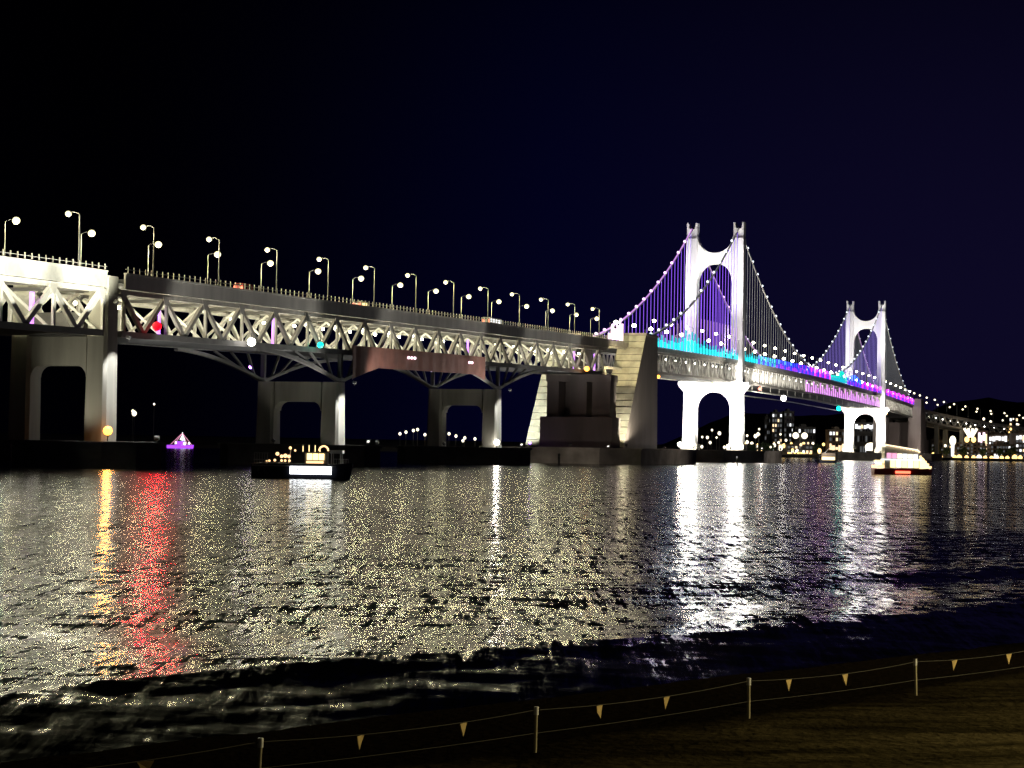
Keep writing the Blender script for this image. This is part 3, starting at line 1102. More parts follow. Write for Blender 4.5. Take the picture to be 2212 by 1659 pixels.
def street_lamp(s, side, label):
    base = D(s, side * 12.2, 0.0)
    u = line(s)[1]
    r = Vector((u.y, -u.x, 0)) * side
    t = thing('street_lamp', label, 'street lamp', base, 'lamps along the upper deck of the bridge')
    top = base + Vector((0, 0, 10.9))
    MB().tube([base + Vector((0, 0, -0.6)), top], 0.17, 6, r1=0.10).build('pole', 'pole', t)
    MB().tube([top, top - r * 1.0 + Vector((0, 0, 0.45)), top - r * 2.3 + Vector((0, 0, 0.5))], 0.08, 5).build('arm', 'black', t)
    g = MB()
    far = side < 0
    R_ = (0.86 if far else 0.64)  # globes oversized so that they take in the lamp's bloom
    if s > 0:
        R_ = 0.9 if far else 0.7
    if s > 900:
        R_ = 0.85
    g.ball(top - r * 2.7 + Vector((0, 0, 0.15)), R_, 10, 7, 0.9)
    g.build('lamp_globe', 'lamp' if s < 40 else ('lamp_far' if s < 890 else 'lamp_viaduct'), t)
    if s < 40:
        ld = bpy.data.lights.new('bulb', 'POINT')
        ld.energy = LAMP_W * (1.0 if far else 0.55)
        ld.color = (1.0, 0.93, 0.56)
        ld.shadow_soft_size = 0.8
        lo = bpy.data.objects.new('bulb', ld)
        link(lo, t)
        lo.location = top - r * 2.7 - Vector((0, 0, R_ + 0.85)) - base
    return t


lamps = []
for side, ph in ((1, 0.1168), (-1, 0.1425)):
    n = -7
    while True:
        s = -373 + 373 * (ph + 0.0773 * n)
        n += 1
        if s > 1500:
            break
        if s < -450 or abs(s - 200) < 5 or abs(s - 700) < 5:
            continue
        if side > 0 and -30 < s < 20:
            continue
        lamps.append((s, side))
for side in (1, -1):
    for a, b, nm in SEG:
        seg = [s for s, sd in lamps if sd == side and a <= s < b]
        for k, s in enumerate(seg):
            row = 'beach-side railing' if side > 0 else 'sea-side railing'
            street_lamp(s, side, '%s lamp on the %s %s' % (ORD[k], row, nm))

# ------------------------------------------------------------------ traffic and small fittings on the deck


def van(s, o_, label, body, length, height, width, lamp_mat, cat, name, windows=0, winmat='win_white'):
    z = zt(s) - 1.0
    t = thing(name, label, cat, P(s, o_, z))
    fn = lambda a, zz, d: P(s + a, o_ + d, z + zz)
    L, H, W = length, height, width
    b = MB()
    b.prism([(-L / 2, 0.45), (L / 2, 0.45), (L / 2, H * 0.45), (L / 2 - 0.25 * H, H * 0.62), (L / 2 - 0.5 * H, H), (-L / 2 + 0.15, H), (-L / 2, H * 0.9)], fn, -W / 2, W / 2)
    b.build('body', body, t)
    for a in (-L * 0.32, L * 0.32):
        for sd in (-1, 1):
            w = MB()
            c = fn(a, 0.42, sd * (W / 2 - 0.1))
            ax = fn(a, 0.42, sd * (W / 2 + 0.12)) - c
            w.tube([c, c + ax], 0.42, 10)
            w.build('wheel', 'tyre', t)
    for sd in (-1, 1):
        w = MB()
        w.prism([(sd * W * 0.36 - 0.34, H * 0.55), (sd * W * 0.36 + 0.34, H * 0.55), (sd * W * 0.36 + 0.34, H * 0.8), (sd * W * 0.36 - 0.34, H * 0.8)],
                lambda c, zz, d: P(s - L / 2 - d, o_ + c, z + zz), 0.01, 0.12)
        w.build('rear_lamp', lamp_mat, t)
    w = MB()
    w.prism([(-W * 0.4, H * 0.82), (W * 0.4, H * 0.82), (W * 0.4, H * 0.95), (-W * 0.4, H * 0.95)], lambda c, zz, d: P(s - L / 2 - d, o_ + c, z + zz), -0.05, 0.02)
    w.build('rear_window', 'glass', t)
    for k in range(windows):
        w = MB()
        x0 = -L / 2 + 0.5 + (L - 2.2) * k / windows
        w.prism([(x0, H * 0.55), (x0 + (L - 2.2) / windows - 0.25, H * 0.55), (x0 + (L - 2.2) / windows - 0.25, H * 0.88), (x0, H * 0.88)], fn, W / 2 + 0.01, W / 2 + 0.05)
        w.build('window', winmat, t)
    return t


van(-310, 8.5, 'red van with two glowing rear lamps driving on the upper deck', 'red_paint', 6.0, 3.0, 2.4, 'red_soft', 'van', 'van', 2, 'glass')
van(-243, 8.5, 'white van with pale yellow lit windows on the upper deck', 'white_paint', 6.0, 2.7, 2.2, 'red_soft', 'van', 'van', 3, 'boat_yellow')
van(-142, 8.5, 'coach with a row of lit windows on the upper deck', 'wall_pale', 12.0, 3.4, 2.5, 'red_soft', 'bus', 'coach', 8, 'win_white')


def nav_light(label, pos, r, m, parent_mat='dark_steel', cat='navigation light', up=1, hood=None, beam=0.0, bcol=(1, 1, 1)):
    t = thing('navigation_light', label, cat, pos)
    b = MB()
    p = Vector(pos)
    b.bar(p + Vector((0, 0, up * r * 0.8)), p + Vector((0, 0, up * (r + 1.2))), 0.25)
    b.bar(p + Vector((-0.5, 0, up * r * 0.85)), p + Vector((0.5, 0, up * r * 0.85)), 0.5, 0.2)
    b.build('bracket', parent_mat, t)
    if hood is not None:
        h = Vector(hood).normalized()
        sd = h.cross(Vector((0, 0, 1))).normalized()
        uu = sd.cross(h)
        w = r * 1.25
        k = MB()
        k.bar(p - h * (w + 0.15), p - h * w, w * 2, w * 2, uu)
        for q in (sd, -sd, uu, -uu):
            k.bar(p - h * w + q * w, p + h * r * 0.9 + q * w, 0.14 if q in (sd, -sd) else w * 2, w * 2 if q in (sd, -sd) else 0.14, uu)
        k.build('hood', parent_mat, t)
    g = MB()
    g.ball(p, r, 12, 8)
    g.build('lens', m, t)
    if beam:
        d = Vector((-p.x, -p.y, -70)).normalized()
        ld = bpy.data.lights.new('beam', 'SPOT')
        ld.energy = beam
        ld.color = bcol
        ld.spot_size = rad(46)
        ld.spot_blend = 0.5
        ld.shadow_soft_size = r * 0.9
        lo = bpy.data.objects.new('beam', ld)
        link(lo, t)
        lo.matrix_basis = Matrix.Translation(d * (2.1 * r)) @ d.to_track_quat('-Z', 'Y').to_matrix().to_4x4()
    return t


nav_light('big red light hung on the truss right of the tallest pier', P(-359.5, 14.2, 30.2), 1.0, 'red_light', beam=46000, bcol=(1.0, 0.0, 0.012))
nav_light('white light under the truss between the tallest pier and the boat', P(-316, 13.9, 29.3), 0.95, 'white_light')
nav_light('green light under the truss left of the brown tarpaulin', P(-278.5, 13.6, 30.7), 0.75, 'green_light')
nav_light('small violet light below the haunch left of the second pier', P(-268, -11.6, 25.5), 0.5, 'violet_light')
nav_light('small pinkish light below the haunch under the brown tarpaulin', P(-165, -3, 29.2), 0.6, 'cable_lamp_violet')
nav_light('orange red light on the truss left of the stepped anchorage', P(-60, 13.8, 34.2), 0.9, 'orange_light')
nav_light('orange lamp on the footing of the tallest pier', P(-377, 13.6, 7.6), 0.95, 'orange_light', up=-1, beam=5000, bcol=(1.0, 0.38, 0.06))
nav_light('white orange lamp on the footing right of the stepped anchorage', P(38, 23, 7.8), 0.95, 'white_light', up=-1, beam=14000, bcol=(1.0, 0.75, 0.5))
nav_light('white lamp on the footing of the third pier', P(-148, 12.8, 7.0), 0.9, 'white_light', up=-1, beam=16000, bcol=(1.0, 0.93, 0.85))
nav_light('small violet lamp on the footing left of the anchorage', P(-50, -11, 7.1), 0.4, 'violet_light', up=-1)
nav_light('upper of two orange lights under the deck right of the anchorage', P(46, 11.5, 35.6), 0.7, 'orange_light')
nav_light('lower of two orange lights under the deck right of the anchorage', P(38, 12.2, 33.4), 0.85, 'orange_light')
nav_light('red light under the main span right of the larger tower', P(252, 12.2, 37.6), 0.95, 'red_soft')
nav_light('white light on the rail beneath the main span', P(318, 12.0, 34.6), 1.5, 'white_light')
nav_light('green light beneath the main span before the smaller tower', P(505, 12.0, 33.6), 1.5, 'green_light')
nav_light('orange light beneath the deck right of the smaller tower', P(720, 12.2, 35.5), 1.3, 'orange_light')
nav_light('yellow light under the lower portal of the larger tower', P(182, 3.0, 37.6), 0.7, 'boat_yellow')

# pink light panels on the railing beside the stepped anchorage
t = thing('illuminated_sign', 'cluster of pale pink light panels on the railing left of the stepped anchorage', 'sign', D(-22, 12.6, 0))
for k, (ds, h, w_) in enumerate(((-8, 2.2, 2.6), (-4.5, 5.0, 2.4), (-1, 4.2, 2.6), (2.6, 5.6, 2.0), (5.6, 7.5, 1.4), (8.6, 6.5, 1.2))):
    b = MB()
    b.bar(D(-22 + ds, 12.75, 0.35), D(-22 + ds, 12.75, 0.35 + h), w_, 0.3, Vector((U0.y, -U0.x, 0)))
    b.build('panel', 'pink_panel', t)

# brown tarpaulin on the haunch between second and third pier
t = thing('tarpaulin', 'brown red tarpaulin wrapped along the underside of the truss between second and third piers', 'tarpaulin', D(-210, 12, -16))
b = MB()
tsx = steps(-256, -158, 2.5)
for i in range(len(tsx) - 1):
    a, c = tsx[i], tsx[i + 1]
    wob = lambda s: 12.15 + 0.10 * math.sin(s * 0.9) + 0.06 * math.sin(s * 2.3)
    lo_ = lambda s: -13.4 - max(haunch_z(s), 2.2) - 0.6
    hi_ = lambda s: -10.6
    b.add([D(a, wob(a), lo_(a)), D(c, wob(c), lo_(c)), D(c, wob(c), hi_(c)), D(a, wob(a), hi_(a)),
           D(a, wob(a) - 0.12, lo_(a)), D(c, wob(c) - 0.12, lo_(c)), D(c, wob(c) - 0.12, hi_(c)), D(a, wob(a) - 0.12, hi_(a))],
          [(0, 1, 2, 3), (7, 6, 5, 4), (1, 0, 4, 5), (3, 2, 6, 7)])
b.build('sheet', 'tarp', t)
for s, k in ((-219, 3), (-172, 2)):
    for j in range(k):
        b = MB()
        b.ball(D(s + j * 2.2, 12.45, -12.7), 0.42, 8, 6)
        b.build('pink_glint', 'pink_panel', t)  # reflections on the sheet, built as small glowing balls

# ------------------------------------------------------------------ floodlighting
for T, nm in ((200, 'larger tower'), (700, 'smaller tower')):
    for sg, sn in ((-1, 'far'), (1, 'beach')):
        flood('floodlight on the %s-side deck edge aimed up at the %s' % (sn, nm), P(T - 34, sg * 12.9, zt(T) + 0.9), P(T, sg * 9.5, 92), 130e3 * TOWER_W, (0.97, 0.93, 1.0), 75)
        flood('floodlight on the %s-side footing aimed up at the %s' % (sn, nm), P(T - 34, sg * 16, 6.9), P(T, sg * 9.0, 24), 900e3 * TOWER_W, (1.0, 0.97, 0.86), 64)
        flood('floodlight on the %s-side deck edge aimed at the legs of the %s' % (sn, nm), P(T - 18, sg * 13.0, zt(T) + 0.9), P(T, sg * 10.8, 70), 250e3 * TOWER_W, (1.0, 0.97, 0.88), 80)
    flood('floodlight on the footing beside the %s aimed at its beach side leg' % nm, P(T - 8, 26, 6.9), P(T, 14.4, 40), 90e3 * TOWER_W, (1.0, 0.96, 0.9), 90)
for s0, fl, lb in PIERS:
    tz = zt(s0) - (13.3 if fl else 20.5)
    lb = {-373: 'tallest pier', -261.5: 'second pier', -144: 'third pier'}[s0]
    flood('bright downlight bracketed on the beach side of the ' + lb, P(s0 + 0.5, 15.2, tz - 0.2), P(s0, 11.6, tz - 16), 40e3 * PIER_W, (0.97, 0.98, 1.0), 80)
    flood('added light before the front of the ' + lb, P(s0 - (24 if fl else 9.2), 4 if fl else -3, 4.4 if fl else 6.4), P(s0, 9 if fl else 6, 24), (9000 if fl else 600) * PIER_W, (1.0, 0.96, 0.78), 64 if fl else 120, pile=fl)  # added lamp, lifts the pier front in place of ambient light
    flood('added light on the beach side footing corner of the ' + lb, P(s0 + 4, 20.5, 6.4), P(s0 + 50, 11.5, zt(s0) - 2), 70e3 * FACE_W, (1.0, 0.97, 0.9), 62)  # added lamp, fills the outer truss face in place of city glow
for sq, st_, nm in ((-263, -316, 'second pier'), (-146, -196, 'third pier'), (-54, -96, 'stepped anchorage')):
    flood('added light on the footing of the %s aimed back at the pale deck edge' % nm, P(sq, 20.5, 6.4), P(st_, 12.4, zt(st_) - 2), 75e3 * FACE_W, (1.0, 0.97, 0.9), 84)  # more added lamps, to make the deck edge paler between piers
flood('floodlight on the footing lighting the beach side stepped face', P(-31.5, 20.5, 7.2), P(-8, 13.4, 36), 70e3 * ANCH_W, (1.0, 0.93, 0.70), 90)
flood('floodlight on the dark block lighting the upper stepped face', P(-34.5, 14.6, 33.9), P(-6, 13.4, 41), 42e3 * ANCH_W, (1.0, 0.84, 0.46), 110)
flood('floodlight on the footing lighting the far side stepped face', P(-50, -27, 6.9), P(-18, -16, 24), 170e3 * ANCH_W, (0.96, 1.0, 0.86), 58)
flood('floodlight on the footing corner lighting the bare side of the anchorage', P(30, 30.5, 6.9), P(0, 18, 25), 420 * ANCH_W, (1.0, 0.85, 0.8), 110)
flood('floodlight on the footing corner lighting the dark block of the anchorage', P(-59.5, 8, 6.9), P(-38, 3, 20), 150 * ANCH_W, (1.0, 0.8, 0.65), 150)
flood('added fill light on the tower footing aimed along the side span truss', P(176, 29, 6.9), P(110, 11.5, 41), 260e3 * FACE_W, (1.0, 0.93, 0.82), 110)  # tower footing lamps along the truss are added to brighten its outer face
flood('added fill light on the tower footing aimed along the main span truss', P(222, 29, 6.9), P(300, 11.5, 43), 480e3 * FACE_W, (1.0, 0.95, 0.86), 100)
flood('added fill light on the far tower footing aimed back along the main span truss', P(676, 27, 6.9), P(560, 11.5, 42), 110e3 * FACE_W, (0.95, 0.85, 1.0), 100)
flood('added fill light on the far tower footing aimed along the far side span', P(724, 27, 6.9), P(800, 11.5, 41), 60e3 * FACE_W, (1.0, 0.9, 0.8), 110)
flood('floodlight on the far anchorage footing lighting its bare wall', P(866, 24, 6.9), P(890, 14, 26), 9000 * FACE_W, (1.0, 0.86, 0.75), 110)
flood('added light and pile for the front of the anchorage footing', P(-84, 12, 3.2), P(-58, 5, 2.5), 2600, (1.0, 0.88, 0.74), 140, pile=True)  # piles and their lamps are added to lift the dark footing sides
flood('added light and pile for the side of the anchorage footing', P(4, 54, 3.2), P(-4, 30, 2.5), 2600, (1.0, 0.9, 0.8), 140, pile=True)
flood('added light and pile for the side of the larger tower footing', P(196, 52, 3.2), P(200, 30, 2.5), 3600, (1.0, 0.93, 0.86), 150, pile=True)
# line of floodlights that washes the white deck edge left of the tallest pier
for k, s in enumerate((-452, -438, -424, -410, -396, -383)):
    flood('%s of six floodlights under the white deck edge counted from the left' % ORD[k], D(s, 18.5, -6.5), D(s, 12.4, -1.4), 34000, (1.0, 1.0, 0.84), 125, group='floodlights under the white deck edge', size=0.3)

# ------------------------------------------------------------------ boats


def hull(x0, x1, y, w, h, name, m, parent, bow=0.18, flare=0.25):
    """lofted hull lying along x, bow at x1"""
    L = x1 - x0
    n = 14
    rows = [(-0.45, 0.72), (0.15, 0.88), (h * 0.6, 0.97), (h, 1.0)]
    vs, fs = [], []
    for i in range(n + 1):
        t = i / n
        k = 1.0 if t < 1 - bow * 2 else math.sqrt(max(0.0, 1 - ((t - 1 + bow * 2) / (bow * 2)) ** 2))
        k = max(k, 0.04)
        sheer = 0.35 * max(0, (t - 0.6) / 0.4) ** 2
        for sd in (-1, 1):
            for z, b in rows:
                vs.append((x0 + L * t - (1 - z / h) * flare * (t > 0.8) * (t - 0.8) * 8, y + sd * w / 2 * k * b, z + sheer * z / h))
    m8 = 8
    for i in range(n):
        a, b = i * m8, (i + 1) * m8
        for j in range(3):
            fs.append((a + j, b + j, b + j + 1, a + j + 1))
            fs.append((a + 4 + j, a + 5 + j, b + 5 + j, b + 4 + j))
        fs.append((a + 3, b + 3, b + 7, a + 7))
    fs.append((0, 1, 2, 3, 7, 6, 5, 4))
    e = n * m8
    fs.append((e + 4, e + 5, e + 6, e + 7, e + 3, e + 2, e + 1, e))
    b = MB()
    b.add(vs, fs)
    return b.build(name, m, parent)


# 1: low tour boat with the bright white side panel
bt = thing('tour_boat', 'low dark tour boat with a bright white light panel along its side', 'boat', (-34.3, 318, 0))
y = 318.0
hull(-42.5, -26.0, y, 4.6, 2.35, 'hull', 'hull_dark', bt)
MB().box((-42.2, y - 2.0, 2.36), (-29.0, y + 2.0, 2.46)).build('deck', 'black', bt)
MB().box((-36.1, y - 2.52, 0.75), (-29.3, y - 2.36, 2.0)).build('light_panel', 'boat_white', bt)
MB().box((-33.8, y - 1.8, 2.47), (-30.2, y + 1.6, 4.3)).build('cabin', 'wall_pale', bt)
MB().box((-33.5, y - 1.95, 3.1), (-30.5, y - 1.82, 4.15)).build('cabin_window', 'boat_yellow', bt)
MB().box((-33.5, y - 1.95, 2.55), (-30.7, y - 1.82, 2.9)).build('cabin_panel', 'boat_warm', bt)
MB().box((-34.1, y - 2.1, 4.31), (-29.8, y + 1.9, 4.43)).build('cabin_roof', 'wall_warm', bt)
MB().box((-29.6, y - 1.9, 4.2), (-27.6, y + 1.9, 4.75)).build('canopy', 'white_paint', bt)
for px, py in ((-29.4, -1.7), (-29.4, 1.7), (-27.9, -1.5), (-27.9, 1.5)):
    MB().bar((px, y + py, 2.4), (px, y + py, 4.2), 0.14).build('canopy_post', 'white_paint', bt)
for k in range(6):
    x = -42.0 + k * 0.42
    MB().bar((x, y - 2.05, 2.4), (x, y - 2.05, 4.1), 0.09).build('rail_post', 'wall_pale', bt)
MB().bar((-42.1, y - 2.05, 4.12), (-39.7, y - 2.05, 4.12), 0.09).build('rail', 'wall_pale', bt)
MB().bar((-42.1, y - 2.05, 3.0), (-39.7, y - 2.05, 3.0), 0.4, 0.2).build('rail', 'wall_pale', bt)
for x, z, r in ((-38.3, 4.0, 0.30), (-37.6, 3.6, 0.28), (-37.0, 3.7, 0.33), (-36.4, 3.6, 0.28), (-38.7, 2.95, 0.22), (-40.0, 2.85, 0.18), (-39.6, 2.85, 0.18), (-36.2, 5.0, 0.25), (-35.4, 4.6, 0.18), (-37.6, 2.9, 0.2), (-37.0, 2.9, 0.2), (-36.3, 2.9, 0.2)):
    MB().ball((x, y - 1.6, z), r, 8, 6).build('deck_light', 'boat_warm', bt)
for x, h in ((-34.2, 5.4), (-33.2, 5.5), (-32.2, 5.5), (-31.4, 5.0)):
    MB().tube([(x, y - 0.8, 4.4), (x, y - 0.8, h)], 0.06, 6).build('mast', 'boat_yellow', bt)
MB().tube([(-30.7 + 0.75 * math.cos(a), y - 1.7, 4.6 + 0.8 * math.sin(a)) for a in [math.pi * k / 8 for k in range(9)]], 0.16, 6).build('light_arch', 'boat_warm', bt)
MB().tube([(-36.6, y - 0.3, 2.4), (-36.2, y - 0.3, 5.0)], 0.07, 6).build('mast', 'white_paint', bt)

MB().box((-42.3, 318 - 2.36, 1.98), (-28.6, 318 - 2.26, 2.16)).build('rub_rail', 'wall_pale', bt)
for k in range(4):
    MB().box((-33.5 + k * 0.98, 318 - 1.99, 3.08), (-33.42 + k * 0.98, 318 - 1.9, 4.17)).build('mullion', 'black', bt)
for k in range(7):
    MB().bar((-29.0 + k * 0.38, 318 - 1.75 + 0.2 * k, 2.4), (-29.0 + k * 0.38, 318 - 1.75 + 0.2 * k, 3.3), 0.06).build('rail_post', 'white_paint', bt)
MB().bar((-29.0, 318 - 1.75, 3.3), (-26.7, 318 - 0.55, 3.3), 0.07).build('rail', 'white_paint', bt)
for x in (-41.2, -40.3, -35.6, -34.9):
    MB().tube([(x, 318 - 2.42, 1.1), (x, 318 - 2.42, 1.8)], 0.16, 8).build('fender', 'tyre', bt)

# 2: party cruise boat, sloping lit roof
bt = thing('cruise_boat', 'brightly lit two deck cruise boat with a sloping roof and dark red hull', 'boat', (108, 531, 0))
y = 531.0
hull(99.8, 116.3, y, 5.4, 1.6, 'hull', 'hull_red', bt)
MB().box((105.5, y - 2.9, 0.35), (109.6, y - 2.74, 1.0)).build('hull_stripe', 'red_soft', bt)
b = MB()
b.prism([(102.6, 1.7), (112.2, 1.7), (112.2, 6.2), (111.2, 6.75), (103.2, 7.95), (102.6, 7.6)], lambda a, z, d: Vector((a, y + d, z)), -2.2, 2.2)
b.build('superstructure', 'white_paint', bt)
b = MB()
b.prism([(102.5, 7.62), (103.2, 8.25), (111.6, 7.0), (112.4, 6.3), (112.2, 6.22), (111.2, 6.77), (103.2, 7.97)], lambda a, z, d: Vector((a, y + d, z)), -2.6, 2.6)
b.build('roof', 'boat_cream', bt)  # roof, deck edge, bow and stern glow themselves in place of boat lighting
for k in range(6):
    x = 103.2 + k * 1.45
    MB().box((x, y - 2.32, 4.5), (x + 1.25, y - 2.21, 5.9 - 0.06 * k)).build('upper_window', 'boat_pink' if k < 2 else ('win_white' if k % 2 else 'boat_cream'), bt)
for k in range(5):
    x = 104.2 + k * 1.6
    MB().box((x, y - 2.32, 1.95), (x + 1.4, y - 2.21, 3.9)).build('lower_window', 'boat_cream' if k % 2 else 'boat_yellow', bt)
for k in range(12):
    MB().ball((102.9 + k * 0.82, y - 2.6, 8.15 - 0.155 * k * (1 if k < 11 else 1.1)), 0.2, 6, 5).build('string_bulb', 'boat_warm', bt)
for k in range(9):
    MB().bar((99.9 + k * 0.34, y - 2.35, 1.6), (99.9 + k * 0.34, y - 2.35, 2.7), 0.07).build('rail_post', 'white_paint', bt)
for k in range(5):
    MB().ball((112.6 + k * 0.7, y - 1.8, 5.1 - k * 0.72), 0.26, 6, 5).build('bow_bulb', 'boat_warm', bt)
MB().box((102.4, y - 2.5, 4.0), (112.6, y + 2.5, 4.25)).build('deck_edge', 'win_white', bt)
b = MB()
b.prism([(112.25, 1.7), (115.6, 1.7), (114.6, 3.0), (113.4, 4.6), (112.25, 5.4)], lambda a, z, d: Vector((a, y + d, z)), -1.7, 1.7)
b.build('bow_cabin', 'boat_yellow', bt)
MB().box((99.9, y - 2.4, 1.75), (102.5, y + 2.4, 2.5)).build('stern_rail', 'boat_warm', bt)
MB().box((100.6, y - 2.0, 3.2), (102.5, y + 2.0, 3.9)).build('stern_awning', 'boat_yellow', bt)
for x in (100.7, 102.2):
    MB().bar((x, y - 1.9, 2.5), (x, y - 1.9, 3.2), 0.1).build('awning_post', 'white_paint', bt)
for x in (102.9, 111.7):
    MB().bar((x, y - 2.2, 6.9 if x > 110 else 8.2), (x, y - 2.2, 8.6 if x < 110 else 7.8), 0.12).build('mast', 'white_paint', bt)

# 3: purple lit sail yacht far away
bt = thing('sail_yacht', 'distant yacht outlined in purple and white lights, right of the tallest pier', 'boat', (-237.7, 1387, 0))
y, x0 = 1387.0, -237.7
hull(x0 - 9.5, x0 + 9.5, y, 5, 2.2, 'hull', 'boat_purple', bt)  # hull, cabin, mast and sail glow in place of lamplight on them
b = MB()
b.prism([(-3.6, 2.4), (3.6, 2.4), (2.4, 5.0), (-2.2, 5.0)], lambda a, z, d: Vector((x0 + a, y + d, z)), -1.6, 1.6)
b.build('cabin', 'boat_purple', bt)
MB().tube([(x0 + 1, y, 2.2), (x0 + 1.2, y, 11.5)], 0.25, 6).build('mast', 'win_white', bt)
for dx in (-7, -4.5, 5, 8):
    MB().tube([(x0 + dx, y - 0.6, 2.6), (x0 + 1.1, y - 0.2, 10.8)], 0.16, 5).build('stay_lights', 'boat_pink', bt)
b = MB()
b.prism([(-0.8, 6), (3.2, 5.4), (1.4, 10.5)], lambda a, z, d: Vector((x0 + a, y + d, z)), -0.2, 0.2)
b.build('sail', 'win_white', bt)
for dx, z, r in ((3.2, 3.4, 1.1), (6.4, 3.6, 0.8), (-3.2, 3.9, 0.8)):
    MB().ball((x0 + dx, y - 1.9, z), r, 8, 6, 1.3).build('deck_light', 'win_white', bt)

# 4: small warm lit boat near the far tower
bt = thing('ferry_boat', 'small dark boat with a yellow lit band before the far shore', 'boat', (165, 1000, 0))
y, x0 = 1000.0, 165.0
hull(x0 - 4.2, x0 + 4.4, y, 3.4, 1.5, 'hull', 'hull_dark', bt)
MB().box((x0 - 3.3, y - 1.6, 1.6), (x0 + 3.0, y + 1.6, 3.2)).build('cabin', 'boat_yellow', bt)
MB().box((x0 - 3.6, y - 1.8, 3.25), (x0 + 3.2, y + 1.8, 5.2)).build('upper_cabin', 'wall_warm', bt)
MB().ball((x0 - 5.0, y - 1, 6.2), 1.0, 8, 6, 1.4).build('stern_lamp', 'shore_warm', bt)
MB().bar((x0 - 5.0, y - 1, 1.2), (x0 - 5.0, y - 1, 5.2), 0.2).build('lamp_pole', 'black', bt)
MB().tube([(x0 - 2, y, 5.2), (x0 + 1.0, y, 8.6)], 0.15, 5).build('mast', 'wall_pale', bt)

# orange buoy
t = thing('buoy', 'small orange lit buoy floating before the third pier', 'buoy', (-32.5, 760, 0))
MB().tube([(-32.5, 760, -0.3), (-32.5, 760, 0.9), (-32.5, 760, 1.0)], 1.1, 10, r1=0.8).build('float', 'orange_plastic', t)
MB().tube([(-32.5, 760, 1.0), (-32.5, 760, 2.2)], 0.25, 6).build('mast', 'black', t)
MB().ball((-32.5, 760, 2.6), 0.8, 8, 6).build('lamp', 'boat_warm', t)

# ------------------------------------------------------------------ far shore: lamps, buildings, trees


def shore_lamp(pos, r, m, label, ground=2.0, group=None):
    x, y, z = pos
    t = thing('shore_lamp', label, 'lamp', (x, y, ground), group)
    MB().tube([(x, y, ground - 1), (x, y, z - r * 0.8)], 0.22, 6).build('pole', 'pole', t)
    MB().ball(pos, r, 8, 6, 1.15).build('lamp_globe', m, t)
    return t


g = 'lamps on the far left shore'
LEFT = [(864, 937), (877, 933.5), (893, 930), (902, 928), (918, 939), (970, 937), (985, 942), (1004, 946), (1000, 952), (1026, 948), (1047, 949)]


def at(px, py, y):
    """world point seen at that pixel, at its own distance y"""
    f, pitch, phi = 4160.0, math.atan(133.5 / 4160), 0.018
    U, V = px - 1106, 829.5 - py
    u, v = U * math.cos(phi) - V * math.sin(phi), U * math.sin(phi) + V * math.cos(phi)
    d = Vector((u, f * math.cos(pitch) - v * math.sin(pitch), f * math.sin(pitch) + v * math.cos(pitch)))
    k = y / d.y
    return Vector((d.x * k, y, d.z * k + 6.0))


for k, (px, py) in enumerate(LEFT):
    shore_lamp(at(px, py, 1500), 1.1, 'shore_white', '%s white lamp in the shore row %s the third pier' % (ORD[k if k < 5 else k - 5], 'before' if k < 5 else 'behind'), group=g)
shore_lamp(at(929, 947, 1500), 1.9, 'shore_warm', 'orange lamp on the dark shore left of the third pier')
shore_lamp(at(290, 893, 1500), 1.9, 'shore_white', 'bright white lamp on the dark hillside right of the tallest pier')
shore_lamp(at(287, 888, 1500), 1.1, 'shore_white', 'smaller lamp touching the bright one right of the tallest pier')
shore_lamp(at(245, 899, 1500), 0.7, 'shore_white', 'faint lamp close beside the tallest pier')
shore_lamp(at(333, 873, 1500), 0.8, 'shore_white', 'faint high lamp above the purple yacht')

WARM = [(2017, 984), (2032, 987), (2062, 988), (2072, 989), (2088, 989), (2103, 989), (2115, 989), (2128, 990), (2142, 990), (2152, 990), (2164, 990), (2176, 990), (2192, 989), (2204, 989)]
for k, (px, py) in enumerate(WARM):
    shore_lamp(at(px, py, 1712), 1.9 if k % 3 else 2.5, 'shore_warm' if k not in (6, 9) else 'shore_white', '%s lamp from the left in the row along the right-hand waterfront' % ORD[k], group='lamps along the right waterfront')  # radii include the bloom around each lamp
CITY = [(2125, 905, 1.7), (2140, 911, 1.7), (2150, 922, 1.9), (2166, 926, 1.6), (2179, 926, 1.6), (2199, 931, 1.9), (2166, 908, 1.2), (2189, 905, 1.1), (2200, 917, 1.1), (2096, 921, 1.4), (2113, 913, 1.5)]
for k, (px, py, r) in enumerate(CITY):
    p = at(px, py, 1950 + 20 * (k % 4))
    shore_lamp(p, r * 0.75, 'shore_white', '%s of the white lamps high above the right waterfront, from the left' % ORD[sorted(range(len(CITY)), key=lambda i: CITY[i][0]).index(k)], ground=6, group='lamps above the right waterfront')
